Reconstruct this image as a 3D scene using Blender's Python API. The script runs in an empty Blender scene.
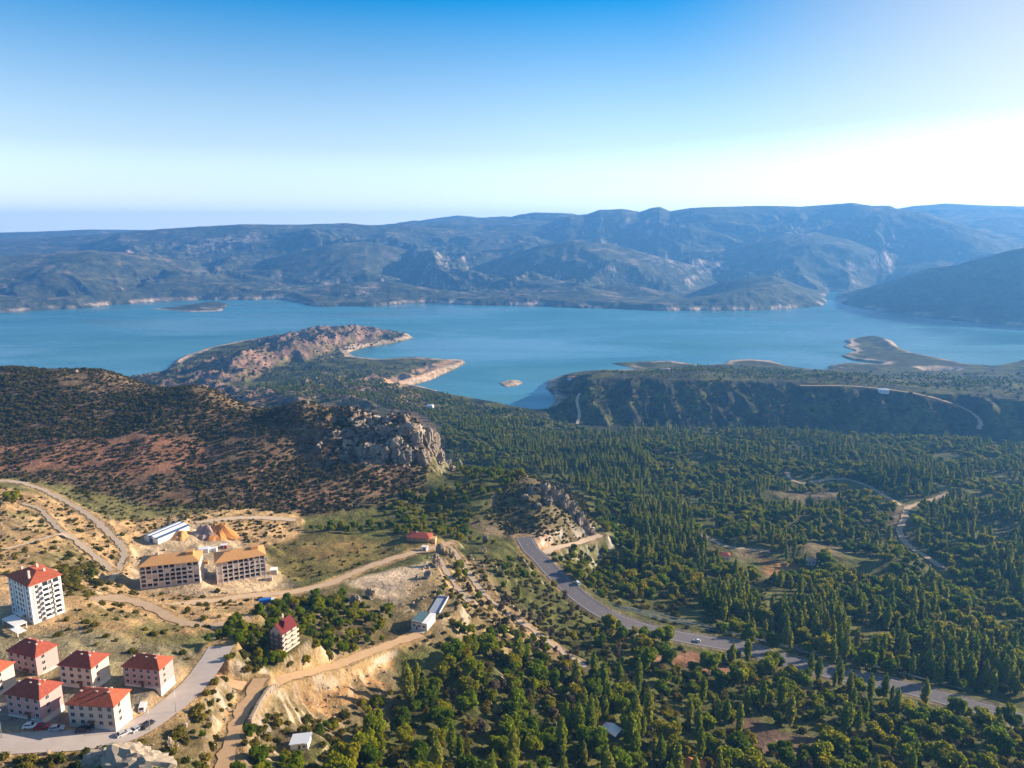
HAZE_COL, HAZE_D, HAZE_G = (.14, .44, 1, 1), 8.8e-5, .3
SKY_AIR, SKY_DUST, SKY_OZ, SKY_S = 1.0, .1, 2.0, .083
SAT0, SAT1, SKY_HUE = .4, 1.6, .498
SUN_S, EXPO = 5.0, 1.3
import bpy, bmesh, math, random
import numpy as np
from mathutils import Vector, Matrix
SC = bpy.context.scene
COL = SC.collection
R = math.radians
random.seed(7)
rng = np.random.default_rng(7)

# ------------------------------------------------------------------ camera model
F = 740.0                                   # focal length in pixels of a 1024-wide frame
CAM_Z = 400.0                               # drone height above the lake
PITCH = math.atan(154 / F)
CP, SP = math.cos(PITCH), math.sin(PITCH)
SUN_AZ, SUN_EL = R(72), R(17.5)               # to the right of the view, low

def ray(px, py):
    """azimuth and drop per metre of the sight line through a photo pixel"""
    u = (px - 512) / F; v = (384 - py) / F
    x, y, z = u, CP + v * SP, -SP + v * CP
    h = math.hypot(x, y)
    return math.atan2(x, y), -z / h

# ------------------------------------------------------------------ noise
_perm = np.random.default_rng(3).permutation(256)
_perm = np.concatenate([_perm, _perm, _perm]).astype(np.int32)
_ga = np.random.default_rng(4).uniform(0, 2 * np.pi, 256)
_gx, _gy = np.cos(_ga), np.sin(_ga)

def perlin(x, y):
    xi = np.floor(x).astype(np.int64); yi = np.floor(y).astype(np.int64)
    xf = x - xi; yf = y - yi
    xi &= 255; yi &= 255
    u = xf * xf * xf * (xf * (xf * 6 - 15) + 10); v = yf * yf * yf * (yf * (yf * 6 - 15) + 10)
    def g(ix, iy, dx, dy):
        k = _perm[_perm[ix] + iy]
        return _gx[k] * dx + _gy[k] * dy
    n00 = g(xi, yi, xf, yf); n10 = g(xi + 1, yi, xf - 1, yf)
    n01 = g(xi, yi + 1, xf, yf - 1); n11 = g(xi + 1, yi + 1, xf - 1, yf - 1)
    a = n00 + u * (n10 - n00); b = n01 + u * (n11 - n01)
    return (a + v * (b - a)) * 1.5

def fbm(x, y, wl, octs=4, gain=.5, seed=0.0):
    s = 0; a = 1.0; f = 1.0 / wl; t = 0
    for k in range(octs):
        s = s + a * perlin(x * f + seed + 17.3 * k, y * f - seed * 1.7 + 9.1 * k)
        t += a; a *= gain; f *= 2.03
    return s / t

def ridged(x, y, wl, octs=5, gain=.5, seed=0.0):
    s = 0; a = 1.0; f = 1.0 / wl; t = 0; w = 1.0
    for k in range(octs):
        n = 1 - np.abs(perlin(x * f + seed + 13.7 * k, y * f + seed * .7 - 7.9 * k)) * 1.6
        n = np.clip(n, 0, 1) ** 2
        s = s + a * n * w; w = np.clip(n * 1.6, 0, 1)
        t += a; a *= gain; f *= 2.05
    return s / t

def sstep(e0, e1, x):
    t = np.clip((x - e0) / (e1 - e0), 0, 1)
    return t * t * (3 - 2 * t)

# ------------------------------------------------------------------ terrain control points
# (photo x, photo y, height above the lake)
CZ = """
0 768 259; 60 768 259; 130 762 257; 200 768 252; 300 768 236; 400 768 222; 500 768 208; 600 768 195; 700 768 186; 800 768 180; 900 768 175; 1024 768 172
0 735 257; 60 737 256; 110 735 255; 160 716 253; 190 690 249; 218 662 242; 250 690 238; 228 745 247
37 716 256; 98 724 255; 147 688 253; 87 688 253; 35 672 252; 0 690 254
35 622 246; 5 612 247; 70 602 240; 100 615 243; 150 622 237; 200 622 232; 140 642 244; 70 645 249
168 590 206; 240 588 202; 140 592 209; 100 580 215; 272 588 198; 190 600 211; 250 602 205
160 542 198; 205 532 195; 250 540 190; 330 545 186; 300 562 191; 380 556 186
0 580 238; 0 540 224; 50 562 227; 0 505 214; 60 522 209; 110 542 206; 100 512 200; 0 482 207
0 470 203; 60 490 201; 150 505 193; 220 512 188; 300 515 182; 370 520 177; 430 522 173
0 440 213; 0 410 228; 0 385 242; 0 366 248; 100 440 210; 100 410 225; 100 385 238; 100 369 240
200 440 206; 200 410 225; 200 386 239; 300 440 203; 300 416 223; 300 402 231; 350 408 227; 350 440 203; 350 480 187
400 413 223; 400 464 188; 428 428 208; 440 468 176; 470 472 168; 460 441 70
540 481 186; 510 481 186; 480 484 185; 445 491 181; 455 521 171; 500 523 169; 540 530 169; 430 500 174; 400 495 178; 600 530 150; 575 500 165; 600 490 88; 520 526 168
420 542 187; 460 562 183; 500 556 177; 530 545 172; 545 572 168; 565 588 165; 600 608 160; 650 629 156; 700 641 153; 800 662 149; 900 689 146; 1020 720 144
600 650 170; 700 700 164; 800 700 161; 800 740 169; 900 740 163; 1000 750 166; 560 720 186; 550 640 174
500 600 182; 480 640 193; 440 640 198; 400 640 203; 420 612 199; 380 580 197; 440 592 197; 350 620 209; 300 620 218; 350 572 194
285 652 232; 250 640 235; 250 622 227; 250 602 214; 300 600 211; 300 640 224; 250 662 238; 236 668 241; 262 686 237; 330 662 222; 385 690 209; 330 712 219; 250 740 240; 400 720 213; 480 700 203; 300 690 224
700 610 146; 700 570 125; 700 530 106; 700 490 82; 700 460 54; 700 447 34; 700 438 18
850 640 140; 850 600 126; 850 570 113; 850 540 100; 850 500 82; 850 470 62; 850 450 36; 850 440 20
1000 690 140; 1000 650 132; 1000 600 118; 1000 550 104; 1000 500 86; 1000 470 66; 1000 450 38; 1000 442 22
600 560 130; 600 520 114; 620 480 78; 600 450 40; 600 438 18; 560 428 12
500 460 70; 500 440 52; 500 422 26; 470 408 18; 420 400 40; 440 420 55; 350 393 55; 350 384 40; 280 390 50
600 429 6; 600 377 72; 700 429 8; 700 376 78; 850 431 12; 850 386 84; 1000 435 15; 1000 398 76; 562 382 34; 1100 436 20; 1100 400 76
700 367 14; 850 374 36; 1000 382 40; 640 370 5; 780 369 14; 620 373 22; 900 372 20
300 339 63; 350 333 54; 250 349 67; 225 355 50; 205 360 24; 390 334 22; 330 372 20; 420 368 12
250 375 18; 300 361 12; 215 379 28; 350 349 5; 275 368 14; 280 386 30
880 350 7; 920 362 8; 870 358 6; 1010 354 20; 870 342 6
"""
# (photo x, photo y, distance)
CD = """
0 292 4900; 0 278 5400; 0 258 6300; 0 243 7600; 0 234 9500; 100 288 4900; 100 272 5500; 100 250 6500; 100 231 8500
200 286 4900; 200 262 5600; 200 243 6400; 200 228 7200; 300 286 4800; 300 262 5500; 300 240 6200; 300 226 6900; 350 225 6900
400 285 4800; 400 262 5500; 400 240 6500; 400 225 7400; 450 218 11500; 500 282 4700; 500 262 5500; 500 242 6500; 500 222 7800
530 214 8600; 565 215 8600; 600 210 8600; 650 213 8300; 680 209 8200; 640 285 4700; 640 264 5600; 640 240 6900; 760 207 7700; 850 205 7600
700 288 4600; 700 270 5600; 700 240 6800; 760 277 4700; 800 282 4600; 790 240 6500; 805 224 6900; 880 207 7400; 920 209 7200; 960 223 6700; 1000 237 6400
860 250 6300; 850 290 4500; 880 280 4500; 910 271 4500; 940 263 4600; 980 253 4700; 1024 243 4800; 1100 238 4900
"""
# hidden ground: photo column, distance, height
CH = """
0 1250 150; 100 1250 130; 200 1050 150; 200 1350 60; 300 900 150; 300 1150 70; 400 850 90; 0 1700 30; 100 1700 20; 440 800 90
250 2600 8; 840 5200 8; 850 6000 30; 900 5700 60; 780 5400 30; 960 5800 90; 1040 6000 120; 1100 6200 150
512 130 215; 0 120 290; 200 120 280; 800 130 190; 1024 150 185; 500 60 230; 0 60 300; 1000 60 205
0 16000 330; 250 16000 340; 500 16000 380; 700 16000 420; 1000 12000 330; 300 11000 330; 100 11500 340; 600 12000 450; 800 11000 430
960 8200 320; 1000 7600 250; 1040 7400 230; 1100 7400 230; 1000 10500 330; 940 10500 350; 600 800 105; 560 700 135; 470 800 100
"""
pts = []
for s in CZ.replace("\n", ";").split(";"):
    if s.strip():
        a, b, c = map(float, s.split()); az, t = ray(a, b); pts.append((az, (CAM_Z - c) / t, c))
for s in CD.replace("\n", ";").split(";"):
    if s.strip():
        a, b, c = map(float, s.split()); az, t = ray(a, b); pts.append((az, c, CAM_Z - t * c))
for s in CH.replace("\n", ";").split(";"):
    if s.strip():
        a, b, c = map(float, s.split()); az, t = ray(a, 384); pts.append((az, b, c))
pts = np.array(pts)
KA = 1.9
cx, cy, cz = pts[:, 0] * KA, np.log(pts[:, 1]), pts[:, 2]
def _phi(r2): return np.sqrt(r2 + .0009)
n = len(pts)
A = np.zeros((n + 3, n + 3))
A[:n, :n] = _phi((cx[:, None] - cx) ** 2 + (cy[:, None] - cy) ** 2)
A[:n, n] = 1; A[:n, n + 1] = cx; A[:n, n + 2] = cy; A[n:, :n] = A[:n, n:].T
A[:n, :n] -= np.eye(n) * .004
W = np.linalg.solve(A, np.concatenate([cz, [0, 0, 0]]))
def rbf(az, ln):
    az = np.clip(az, -.72, .72) * KA
    out = np.empty(az.shape); fa, fl, fo = az.ravel(), ln.ravel(), out.ravel()
    for i in range(0, fa.size, 20000):
        p, q = fa[i:i + 20000], fl[i:i + 20000]
        fo[i:i + 20000] = _phi((p[:, None] - cx) ** 2 + (q[:, None] - cy) ** 2) @ W[:n] + W[n] + W[n + 1] * p + W[n + 2] * q
    return fo.reshape(az.shape)

# ------------------------------------------------------------------ polar ground sheet round the drone
AZ = np.concatenate([np.linspace(R(-100), R(-42), 70, endpoint=False), np.linspace(R(-42), R(-37), 30, endpoint=False),
                     np.linspace(R(-37), R(37), 980), np.linspace(R(37), R(42), 31)[1:], np.linspace(R(42), R(100), 71)[1:]])
LD = np.concatenate([np.linspace(math.log(40), math.log(120), 40, endpoint=False), np.linspace(math.log(120), math.log(12400), 1100)])
NA, ND = len(AZ), len(LD)
ca = np.linspace(R(-100), R(100), 500); cl = np.linspace(LD[0], LD[-1], 420)
CO = rbf(*np.meshgrid(ca, cl, indexing='ij'))
def bil(G, a0, a1, ax, bx):
    i = np.clip(np.searchsorted(ax, a0, side='right') - 1, 0, len(ax) - 2); j = np.clip(np.searchsorted(bx, a1, side='right') - 1, 0, len(bx) - 2)
    u = np.clip((a0 - ax[i]) / (ax[i + 1] - ax[i]), 0, 1); v = np.clip((a1 - bx[j]) / (bx[j + 1] - bx[j]), 0, 1)
    return G[i, j] * (1 - u) * (1 - v) + G[i + 1, j] * u * (1 - v) + G[i, j + 1] * (1 - u) * v + G[i + 1, j + 1] * u * v
GA, GL = np.meshgrid(AZ, LD, indexing='ij')
GD = np.exp(GL)
X = GD * np.sin(GA); Y = GD * np.cos(GA)
Z = bil(CO, GA, GL, ca, cl)

# ------------------------------------------------------------------ lake outline (photo pixels on the water level)
def on_water(px, py):
    az, t = ray(px, py); d = CAM_Z / t
    return (d * math.sin(az), d * math.cos(az))
def polpx(s): return [tuple(map(float, q.split())) for q in s.replace("\n", ";").split(";") if q.strip()]
LAKE = polpx("""
-700 335; -300 325; -80 316; 0 313; 25 311; 50 310; 75 309; 100 306; 130 304; 150 302; 200 300; 250 300; 285 300; 300 303; 318 307; 345 306; 380 306; 400 304; 425 303; 450 304; 480 305; 540 306; 580 308; 620 309; 660 311
700 311; 740 311; 770 310; 800 308; 822 306; 826 302; 823 296; 832 291; 842 292; 838 297; 841 304; 855 307; 880 311; 910 315; 940 319; 970 322; 1000 325; 1060 331; 1200 340; 1500 350
1500 372; 1200 368; 1100 364; 1040 361; 1010 364; 990 368; 968 366; 940 360; 915 355; 900 349; 893 342; 880 338.5; 860 338.5; 845 341; 850 344; 843 347; 856 351; 842 356; 853 360; 885 364; 880 366; 845 364; 828 367; 832 371; 815 373; 790 368
770 362; 745 360; 728 361; 722 366; 700 367; 686 364; 670 361; 640 362; 610 363; 622 366; 640 369; 620 371; 600 372; 575 375; 560 377; 548 382; 546 388; 553 394; 556 402; 548 410; 538 413; 524 411; 505 406; 480 402; 450 396; 425 389; 408 386
432 379; 452 370; 466 363; 462 360.5; 440 360; 415 358; 380 359; 355 357; 348 353; 362 348; 388 344; 412 338; 408 334.5; 385 332; 350 331; 310 333; 270 338; 232 343; 205 348.5; 186 356; 174 364; 166 372; 120 380; 40 384; -60 376; -300 380; -700 390
""")
POOL = [polpx("924 371.5; 940 370.5; 955 371; 950 373.5; 930 374")]
ISLES = [polpx("499 383; 507 380.5; 519 380.5; 523 383; 516 386; 505 387"), polpx("152 309; 180 306; 213 301; 229 304; 221 311; 190 312")]
def pts_in(poly, x, y):
    ins = np.zeros(x.shape, bool); m = len(poly)
    for k in range(m):
        x0, y0 = poly[k]; x1, y1 = poly[(k + 1) % m]
        if y0 == y1: continue
        c = ((y0 > y) != (y1 > y)) & (x < (x1 - x0) * (y - y0) / (y1 - y0) + x0)
        ins ^= c
    return ins
def seg_dist(x, y, x0, y0, x1, y1):
    dx, dy = x1 - x0, y1 - y0; L = dx * dx + dy * dy + 1e-9
    t = np.clip(((x - x0) * dx + (y - y0) * dy) / L, 0, 1)
    return np.hypot(x - x0 - t * dx, y - y0 - t * dy), t
def sdist(poly, x, y):
    """signed distance, positive inside"""
    d = np.full(x.shape, 1e9); m = len(poly)
    for k in range(m):
        d = np.minimum(d, seg_dist(x, y, *poly[k], *poly[(k + 1) % m])[0])
    return np.where(pts_in(poly, x, y), d, -d)
sel = (GD > 1200) & (GD < 9000)
xs, ys = X[sel], Y[sel]
jk = np.where(GD[sel] > 3200, 1.0, .3); jx = xs + fbm(xs, ys, 160, 4, seed=5) * 28 * jk; jy = ys + fbm(xs, ys, 160, 4, seed=11) * 60 * jk
dl = sdist([on_water(*p) for p in LAKE], jx, jy)
for p in POOL: dl = np.maximum(dl, sdist([on_water(*q) for q in p], jx, jy))
isl = np.full(xs.shape, -999.0)
for p in ISLES: isl = np.maximum(isl, sdist([on_water(*q) for q in p], xs + (jx - xs) * .4, ys + (jy - ys) * .4))
dl = np.minimum(dl, -isl)
LAND = np.full(X.shape, 500.0)
LAND[sel] = -dl                                # metres inland

# ------------------------------------------------------------------ relief
far = sstep(3600, 5200, GD) * sstep(0, 700, LAND)
wx = X + fbm(X, Y, 1500, 3, seed=2) * 500; wy = Y + fbm(X, Y, 1500, 3, seed=8) * 500
rg = ridged(wx, wy, 2100, 7, .54, seed=1)
Z += far * (rg - .50) * (1 - .75 * sstep(5900, 7400, GD)) * 250
Z += far * (ridged(wx * 1.2, wy * .8, 620, 5, .55, seed=23) - .45) * 55 * (1 - .75 * sstep(5900, 7400, GD))
# the ridge lines of the mountains beyond the lake: crest traced on the sky or on the slope behind, distance, flank gradient
Z -= sstep(5600, 6600, GD) * 30
RIDGES = [(7600, .30, 26, "545 224; 570 216; 585 215; 600 209.5; 622 208.5; 640 212; 652 208; 660 207; 670 211; 690 208; 720 207; 760 205.5; 800 206.5; 835 204; 852 203; 872 206; 890 206; 902 211; 925 219; 950 228; 985 237; 1015 243"),
    (9300, .16, 12, "890 210; 915 206; 945 203.5; 980 205; 1030 206.5; 1100 208"), (9900, .16, 10, "395 226; 420 220.5; 440 217.5; 458 215.5; 472 216.5; 488 219.5; 510 224"),
    (8800, .22, 18, "470 226; 500 220; 520 214.5; 535 212.5; 556 213; 572 213.5; 584 216; 600 219"), (10500, .15, 10, "-80 235; -20 233; 40 231.5; 90 229.5; 150 230; 190 232"),
    (7300, .24, 20, "120 233; 160 229; 200 226.5; 240 224.5; 300 224.5; 345 223; 372 225.5; 410 225; 440 228; 480 232"), (4750, .34, 14, "676 300; 700 289; 722 281; 748 276.5; 772 275; 792 279; 808 287; 820 299"),
    (5700, .30, 24, "470 268; 505 256; 540 245; 575 240; 610 244; 650 254; 690 264; 730 276"), (5900, .30, 24, "230 268; 280 256; 330 244; 365 241; 400 248; 440 258; 480 266"), (6400, .28, 22, "700 258; 740 246; 780 236; 815 232; 850 240; 880 252"),
    (5600, .28, 22, "-100 262; -20 258; 40 254; 90 250; 140 254; 190 262"), (4650, .30, 12, "300 292; 340 284; 390 281; 430 286; 470 292"), (4500, .30, 10, "560 292; 600 286; 640 287; 670 293"),
    (4550, .30, 10, "846 297; 862 288; 880 281; 905 272; 935 264; 965 257; 1000 249; 1040 242; 1100 236")]
J_ = int(np.searchsorted(LD, math.log(3500))); I0, I1 = np.searchsorted(AZ, R(-48)), np.searchsorted(AZ, R(48)); S_ = np.s_[I0:I1, J_:]
x_, y_, a_, d_, wx_, wy_ = X[S_], Y[S_], GA[S_], GD[S_], wx[S_], wy[S_]; zz_ = Z[S_].copy()
wob, fine, spur_ = fbm(x_, y_, 900, 2, seed=76) * 260, fbm(x_, y_, 240, 3, .5, seed=31), ridged(wx_, wy_, 620, 5, .55, seed=77) - .55
for D0, kk, amp, pxs in RIDGES:
    P_ = polpx(pxs); az_ = np.array([ray(*p)[0] for p in P_]); zc = np.array([CAM_Z - ray(*p)[1] * D0 for p in P_])
    zr = np.interp(a_, az_, zc); out_ = np.maximum(az_[0] - a_, a_ - az_[-1]); zr = zr - np.maximum(out_, 0) * D0 * .4
    dd_ = np.hypot(d_ - D0 + wob, 70) - 70
    cand = zr - kk * dd_ + sstep(0, 500, dd_) * spur_ * amp * 3.2 + fine * amp * .18
    zz_ = np.where(LAND[S_] > 0, np.maximum(zz_, cand), zz_)
Z[S_] = zz_
mid = sstep(1250, 1500, GD) * (1 - sstep(3600, 5200, GD)) * sstep(0, 120, LAND)
rt = sstep(0, .03, GA - ray(540, 384)[0])
Z += mid * ((ridged(X + fbm(X, Y, 90, 2, seed=4) * 30, Y, 130, 4, seed=6) - .4) * (15 - 11 * rt))
hd = (1 - sstep(-.03, .02, GA - ray(425, 384)[0])) * sstep(1700, 1850, GD) * (1 - sstep(3000, 3200, GD)) * sstep(0, 40, LAND)
Z += hd * (ridged(X + fbm(X, Y, 50, 2, seed=24) * 16, Y * .5, 70, 4, seed=26) - .62) * 20 - hd * 6
val = sstep(540, 700, GD) * (1 - sstep(1200, 1400, GD)) * sstep(.0, .12, GA)
Z += val * (fbm(X, Y, 260, 3, .5, seed=27) * 20 + (ridged(X * .9, Y, 190, 3, .5, seed=28) - .45) * 14)
near = 1 - sstep(1200, 1500, GD)
Z += near * (fbm(X, Y, 120, 4, seed=31) * 4.0 + fbm(X, Y, 14, 3, seed=33) * .7 * (1 - sstep(500, 900, GD)))
# the bench right of the inlet: flat top, long gullied bank falling to the valley
bx = [ray(q, 384)[0] for q in (545, 560, 600, 700, 850, 1000, 1150)]
Dt, Db = np.interp(GA, bx, [1690, 1660, 1640, 1650, 1665, 1700, 1730]), np.interp(GA, bx, [1540, 1500, 1470, 1480, 1530, 1590, 1610])
zt, zb = np.interp(GA, bx, [30, 58, 72, 76, 80, 76, 74]), np.interp(GA, bx, [6, 6, 6, 8, 12, 15, 18])
gl = ridged(X + fbm(X, Y, 60, 2, seed=14) * 14, Y * .2, 62, 4, .5, seed=16)
u_ = np.clip((GD + (gl - .5) * 26 + fbm(X, Y, 40, 3, seed=19) * 16 - Db) / (Dt - Db), 0, 1); prof = zb + (zt - zb) * (.15 * sstep(0, 1, u_) + .85 * u_) + fbm(X, Y, 90, 3, seed=17) * 2.0 * u_
wb = sstep(0, .016, GA - bx[0]) * sstep(-130, 0, GD - Db) * (1 - sstep(20, 190, GD - Dt))
Z += wb * (prof - Z)
# old field terraces and natural ledges on the near slopes
tz = (1 - sstep(560, 700, GD)) * sstep(180, 230, GD) * (1 - sstep(.02, .12, GA))
cf = sstep(640, 670, GD) * (1 - sstep(760, 790, GD)) * sstep(-.04, .02, GA - ray(330, 384)[0]) * (1 - sstep(-.01, .02, GA - ray(450, 384)[0]))
Z += cf * (ridged(X + fbm(X, Y, 20, 2, seed=74) * 6, Y * .7, 26, 4, .6, seed=73) - .45) * 10
jz = fbm(X, Y, 60, 3, seed=71) * 5; q = (Z + jz) / 3.2; q = np.floor(q) + sstep(.30, .92, q - np.floor(q))
Z += tz * .55 * (q * 3.2 - jz - Z)
# shore: the bank rises out of the water, the lake bed falls
bank = np.minimum(1.2 + LAND * .11, 6) + np.maximum(LAND - 45, 0) * .5
Zl = np.where(LAND < 900, np.minimum(np.maximum(Z, np.minimum(LAND * .05, 3.0)), np.where(GD > 3300, 6 + LAND * .42, bank * 3.0)), Z)
lo = np.minimum(1 + np.maximum(LAND, 0) * .06, 14)
Zl = np.maximum(Zl, np.where(sel, np.minimum(lo, 8), -1e9))
Z = np.where(LAND > 0, np.where(sel, Zl, Z), np.maximum(LAND * .2, -25) - .3)
ic = Z[sel]; Z[sel] = np.where(isl > 0, np.minimum(ic, 1.0 + isl * np.where(GD[sel] > 3000, .09, .13)), ic)
print('terrain', Z.shape, Z.min(), Z.max())

def H(x, y):
    x = np.asarray(x, float); y = np.asarray(y, float)
    return bil(Z, np.arctan2(x, y), np.log(np.hypot(x, y) + 1e-6), AZ, LD)
def hit(px, py, lift=0.0):
    """the ground point a photo pixel shows"""
    az, t = ray(px, py)
    d = np.exp(np.linspace(math.log(60), math.log(16000), 9000))
    g = H(d * math.sin(az), d * math.cos(az)) + lift
    k = np.argmax(CAM_Z - t * d <= g)
    dd = d[k] if CAM_Z - t * d[k] <= g[k] else 9000.0
    return Vector((dd * math.sin(az), dd * math.cos(az), float(g[k])))
def wpoly(s): return [tuple(hit(*p).xy) for p in polpx(s)]
# ------------------------------------------------------------------ materials
def mat(name):
    m = bpy.data.materials.new(name); m.use_nodes = True
    nt = m.node_tree; nt.nodes.clear()
    return m, nt
def N(nt, t, **kw):
    n = nt.nodes.new(t)
    for k, v in kw.items():
        if k.startswith('i_'): n.inputs[k[2:].replace('_', ' ')].default_value = v
        else: setattr(n, k, v)
    return n
def L(nt, a, b): nt.links.new(a, b)
def simple_mat(name, col, rough=.8, spec=.2, var=.18, scale=1.5, metallic=0, bump=0.0):
    """a plain surface with dirt-like tone variation"""
    m, nt = mat(name)
    out = N(nt, 'ShaderNodeOutputMaterial'); b = N(nt, 'ShaderNodeBsdfPrincipled')
    b.inputs['Roughness'].default_value = rough; b.inputs['Specular IOR Level'].default_value = spec; b.inputs['Metallic'].default_value = metallic
    tc = N(nt, 'ShaderNodeTexCoord'); nz = N(nt, 'ShaderNodeTexNoise', i_Scale=scale, i_Detail=5.0, i_Roughness=.62)
    L(nt, tc.outputs['Object'], nz.inputs['Vector'])
    mx = N(nt, 'ShaderNodeMix', data_type='RGBA'); L(nt, nz.outputs['Fac'], mx.inputs['Factor'])
    mx.inputs['A'].default_value = (*[c * (1 - var) for c in col], 1); mx.inputs['B'].default_value = (*[min(1, c * (1 + var)) for c in col], 1)
    L(nt, mx.outputs['Result'], b.inputs['Base Color'])
    if bump:
        bp = N(nt, 'ShaderNodeBump', i_Strength=bump, i_Distance=.1); L(nt, nz.outputs['Fac'], bp.inputs['Height']); L(nt, bp.outputs['Normal'], b.inputs['Normal'])
    L(nt, b.outputs['BSDF'], out.inputs['Surface'])
    return m

# ------------------------------------------------------------------ roads: traced on the ground, then cut into it
ROADS = {}
def smooth_path(p, it=3):
    p = [Vector(q) for q in p]
    for _ in range(it):
        q = [p[0]]
        for a, b in zip(p, p[1:]): q += [a * .75 + b * .25, a * .25 + b * .75]
        p = q + [p[-1]]
    return p
def add_road(key, px, width, shoulder=2.0, blend=7.0, zs=9):
    p = smooth_path([hit(*q) for q in polpx(px)], 3)
    xy = np.array([[v.x, v.y] for v in p]); d = np.concatenate([[0], np.cumsum(np.hypot(*np.diff(xy, axis=0).T))])
    m = max(4, int(d[-1] / 3.0)); s = np.linspace(0, d[-1], m)
    x = np.interp(s, d, xy[:, 0]); y = np.interp(s, d, xy[:, 1]); z = H(x, y)
    k = min(zs, m // 2 * 2 - 1); pad = np.pad(z, k, mode='edge')
    for _ in range(2): pad = np.convolve(np.pad(pad, k, mode='edge'), np.ones(2 * k + 1) / (2 * k + 1), 'valid')
    z = pad[k:-k]
    ROADS[key] = dict(x=x, y=y, z=z, w=width)
    carve_path(x, y, z, width / 2 + shoulder, blend)
def carve_path(x, y, z, half, blend):
    r = half + blend
    bb = (X > x.min() - r) & (X < x.max() + r) & (Y > y.min() - r) & (Y < y.max() + r) & (GD < 3000)
    idx = np.nonzero(bb); vx, vy = X[idx], Y[idx]
    best = np.full(vx.shape, 1e9); bz = np.zeros(vx.shape)
    step = max(1, len(x) // 120)
    ii = list(range(0, len(x), step)); ii = ii if ii[-1] == len(x) - 1 else ii + [len(x) - 1]
    for a, b in zip(ii, ii[1:]):
        dd, t = seg_dist(vx, vy, x[a], y[a], x[b], y[b])
        c = dd < best; best[c] = dd[c]; bz[c] = (z[a] + t * (z[b] - z[a]))[c]
    w = 1 - sstep(half, r, best)
    Z[idx] = Z[idx] * (1 - w) + bz * w
def flat_pad(cx, cy, r, z, blend=8.0):
    s = (np.abs(X - cx) < r + blend) & (np.abs(Y - cy) < r + blend)
    d = np.hypot(X[s] - cx, Y[s] - cy); w = 1 - sstep(r, r + blend, d)
    Z[s] = Z[s] * (1 - w) + z * w
def road_dist(x, y, keys=None):
    d = np.full(np.shape(x), 1e9)
    for k, r in ROADS.items():
        if keys and k not in keys: continue
        st = max(1, len(r['x']) // 60); xx, yy = r['x'][::st], r['y'][::st]
        for i in range(len(xx) - 1):
            d = np.minimum(d, seg_dist(x, y, xx[i], yy[i], xx[i + 1], yy[i + 1])[0] - r['w'] / 2)
    return d

add_road('main', "1075 740; 1020 720; 960 703; 900 688; 840 674; 780 660; 740 650; 690 640; 650 630; 612 617; 585 602; 565 586; 550 570; 540 556; 530 545; 524 537", 13.0, 3.5, 8, 14)
add_road('spur', "541 553; 556 548; 572 544; 586 541; 600 535", 7.0, 2, 6, 6)
add_road('street', "-30 743; 0 741; 40 739; 90 738; 128 731; 158 715; 180 698; 200 680; 214 664; 222 652", 9.5, 1.5, 5, 10)
add_road('track_low', "212 668; 235 676; 262 684; 290 680; 325 668; 360 658; 390 647; 420 638", 6.0, 1, 4)
add_road('track_down', "262 684; 250 700; 240 718; 230 740; 222 770", 5.0, 1, 4)
add_road('site', "115 595; 160 602; 210 601; 260 598; 300 592; 335 581; 360 571; 400 557; 426 548; 452 546", 5.8, 1.5, 5)
add_road('site_low', "60 602; 100 600; 140 607; 180 618; 215 624; 250 622", 4.6, 1.5, 5)
add_road('hill_track', "-10 480; 20 482; 45 491; 66 502; 88 514; 104 528; 116 540; 126 552; 122 566; 108 580", 4.0, 1, 4)
add_road('terrace_track', "450 547; 462 562; 474 580; 490 598; 508 612; 530 630; 556 650; 585 668", 3.2, 1, 4)
add_road('terrace_path', "440 560; 455 585; 470 602", 3.0, .5, 3)
add_road('valley', "786 472; 790 480; 800 485; 820 481; 845 479; 864 484; 874 490; 888 498; 904 506", 6.0, 2, 12)
add_road('valley_low', "950 492; 925 502; 906 508; 904 520; 898 532; 906 546; 922 556; 942 566", 6.0, 2, 12)
add_road('orchard', "700 538; 725 544; 750 550; 770 553", 5.0, 2, 6)
add_road('terrace_lane', "-10 548; 20 545; 50 538; 66 536; 80 545; 100 560; 112 572", 3.5, .6, 3)
add_road('terrace_side', "22 503; 40 510; 52 522; 66 536", 3.0, .5, 3)
add_road('yard_lane', "196 522; 230 518; 262 518; 296 522", 6.0, 1, 4)
add_road('bluff', "577 425; 580 414; 576 402; 580 392", 6.0, 2, 12)
add_road('bluff_right', "978 432; 982 422; 970 411; 945 402; 915 393; 880 388; 800 386", 8.0, 3, 14)

# building sites, levelled: front edge A-B and a back corner C read off the photo, plan measured on the ground
PADS = {}; SITE = {}
def on_plane(px, py, z):
    az, t = ray(px, py); d = (CAM_Z - z) / t
    return Vector((d * math.sin(az), d * math.cos(az), z))
def site(key, A, B, C=None, depth=None, z=None, blend=7.0, extra=1.5):
    if z is None: z = hit((A[0] + B[0]) / 2, (A[1] + B[1]) / 2).z
    a, b = on_plane(*A, z), on_plane(*B, z)
    ex = (b - a).normalized(); ey = Vector((-ex.y, ex.x, 0))
    if depth is None: depth = abs((on_plane(*C, z) - b).dot(ey))
    c = (a + b) / 2 + ey * depth / 2
    SITE[key] = dict(loc=c, yaw=math.atan2(ex.y, ex.x), w=(b - a).length, d=depth)
    r = math.hypot((b - a).length, depth) / 2
    flat_pad(c.x, c.y, r + extra, z - .05, blend); PADS[key] = (c.x, c.y, z, r)
    print('site', key, 'w %.1f d %.1f z %.1f D %.0f yaw %.0f' % ((b - a).length, depth, z, math.hypot(c.x, c.y), math.degrees(math.atan2(ex.y, ex.x))))
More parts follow.
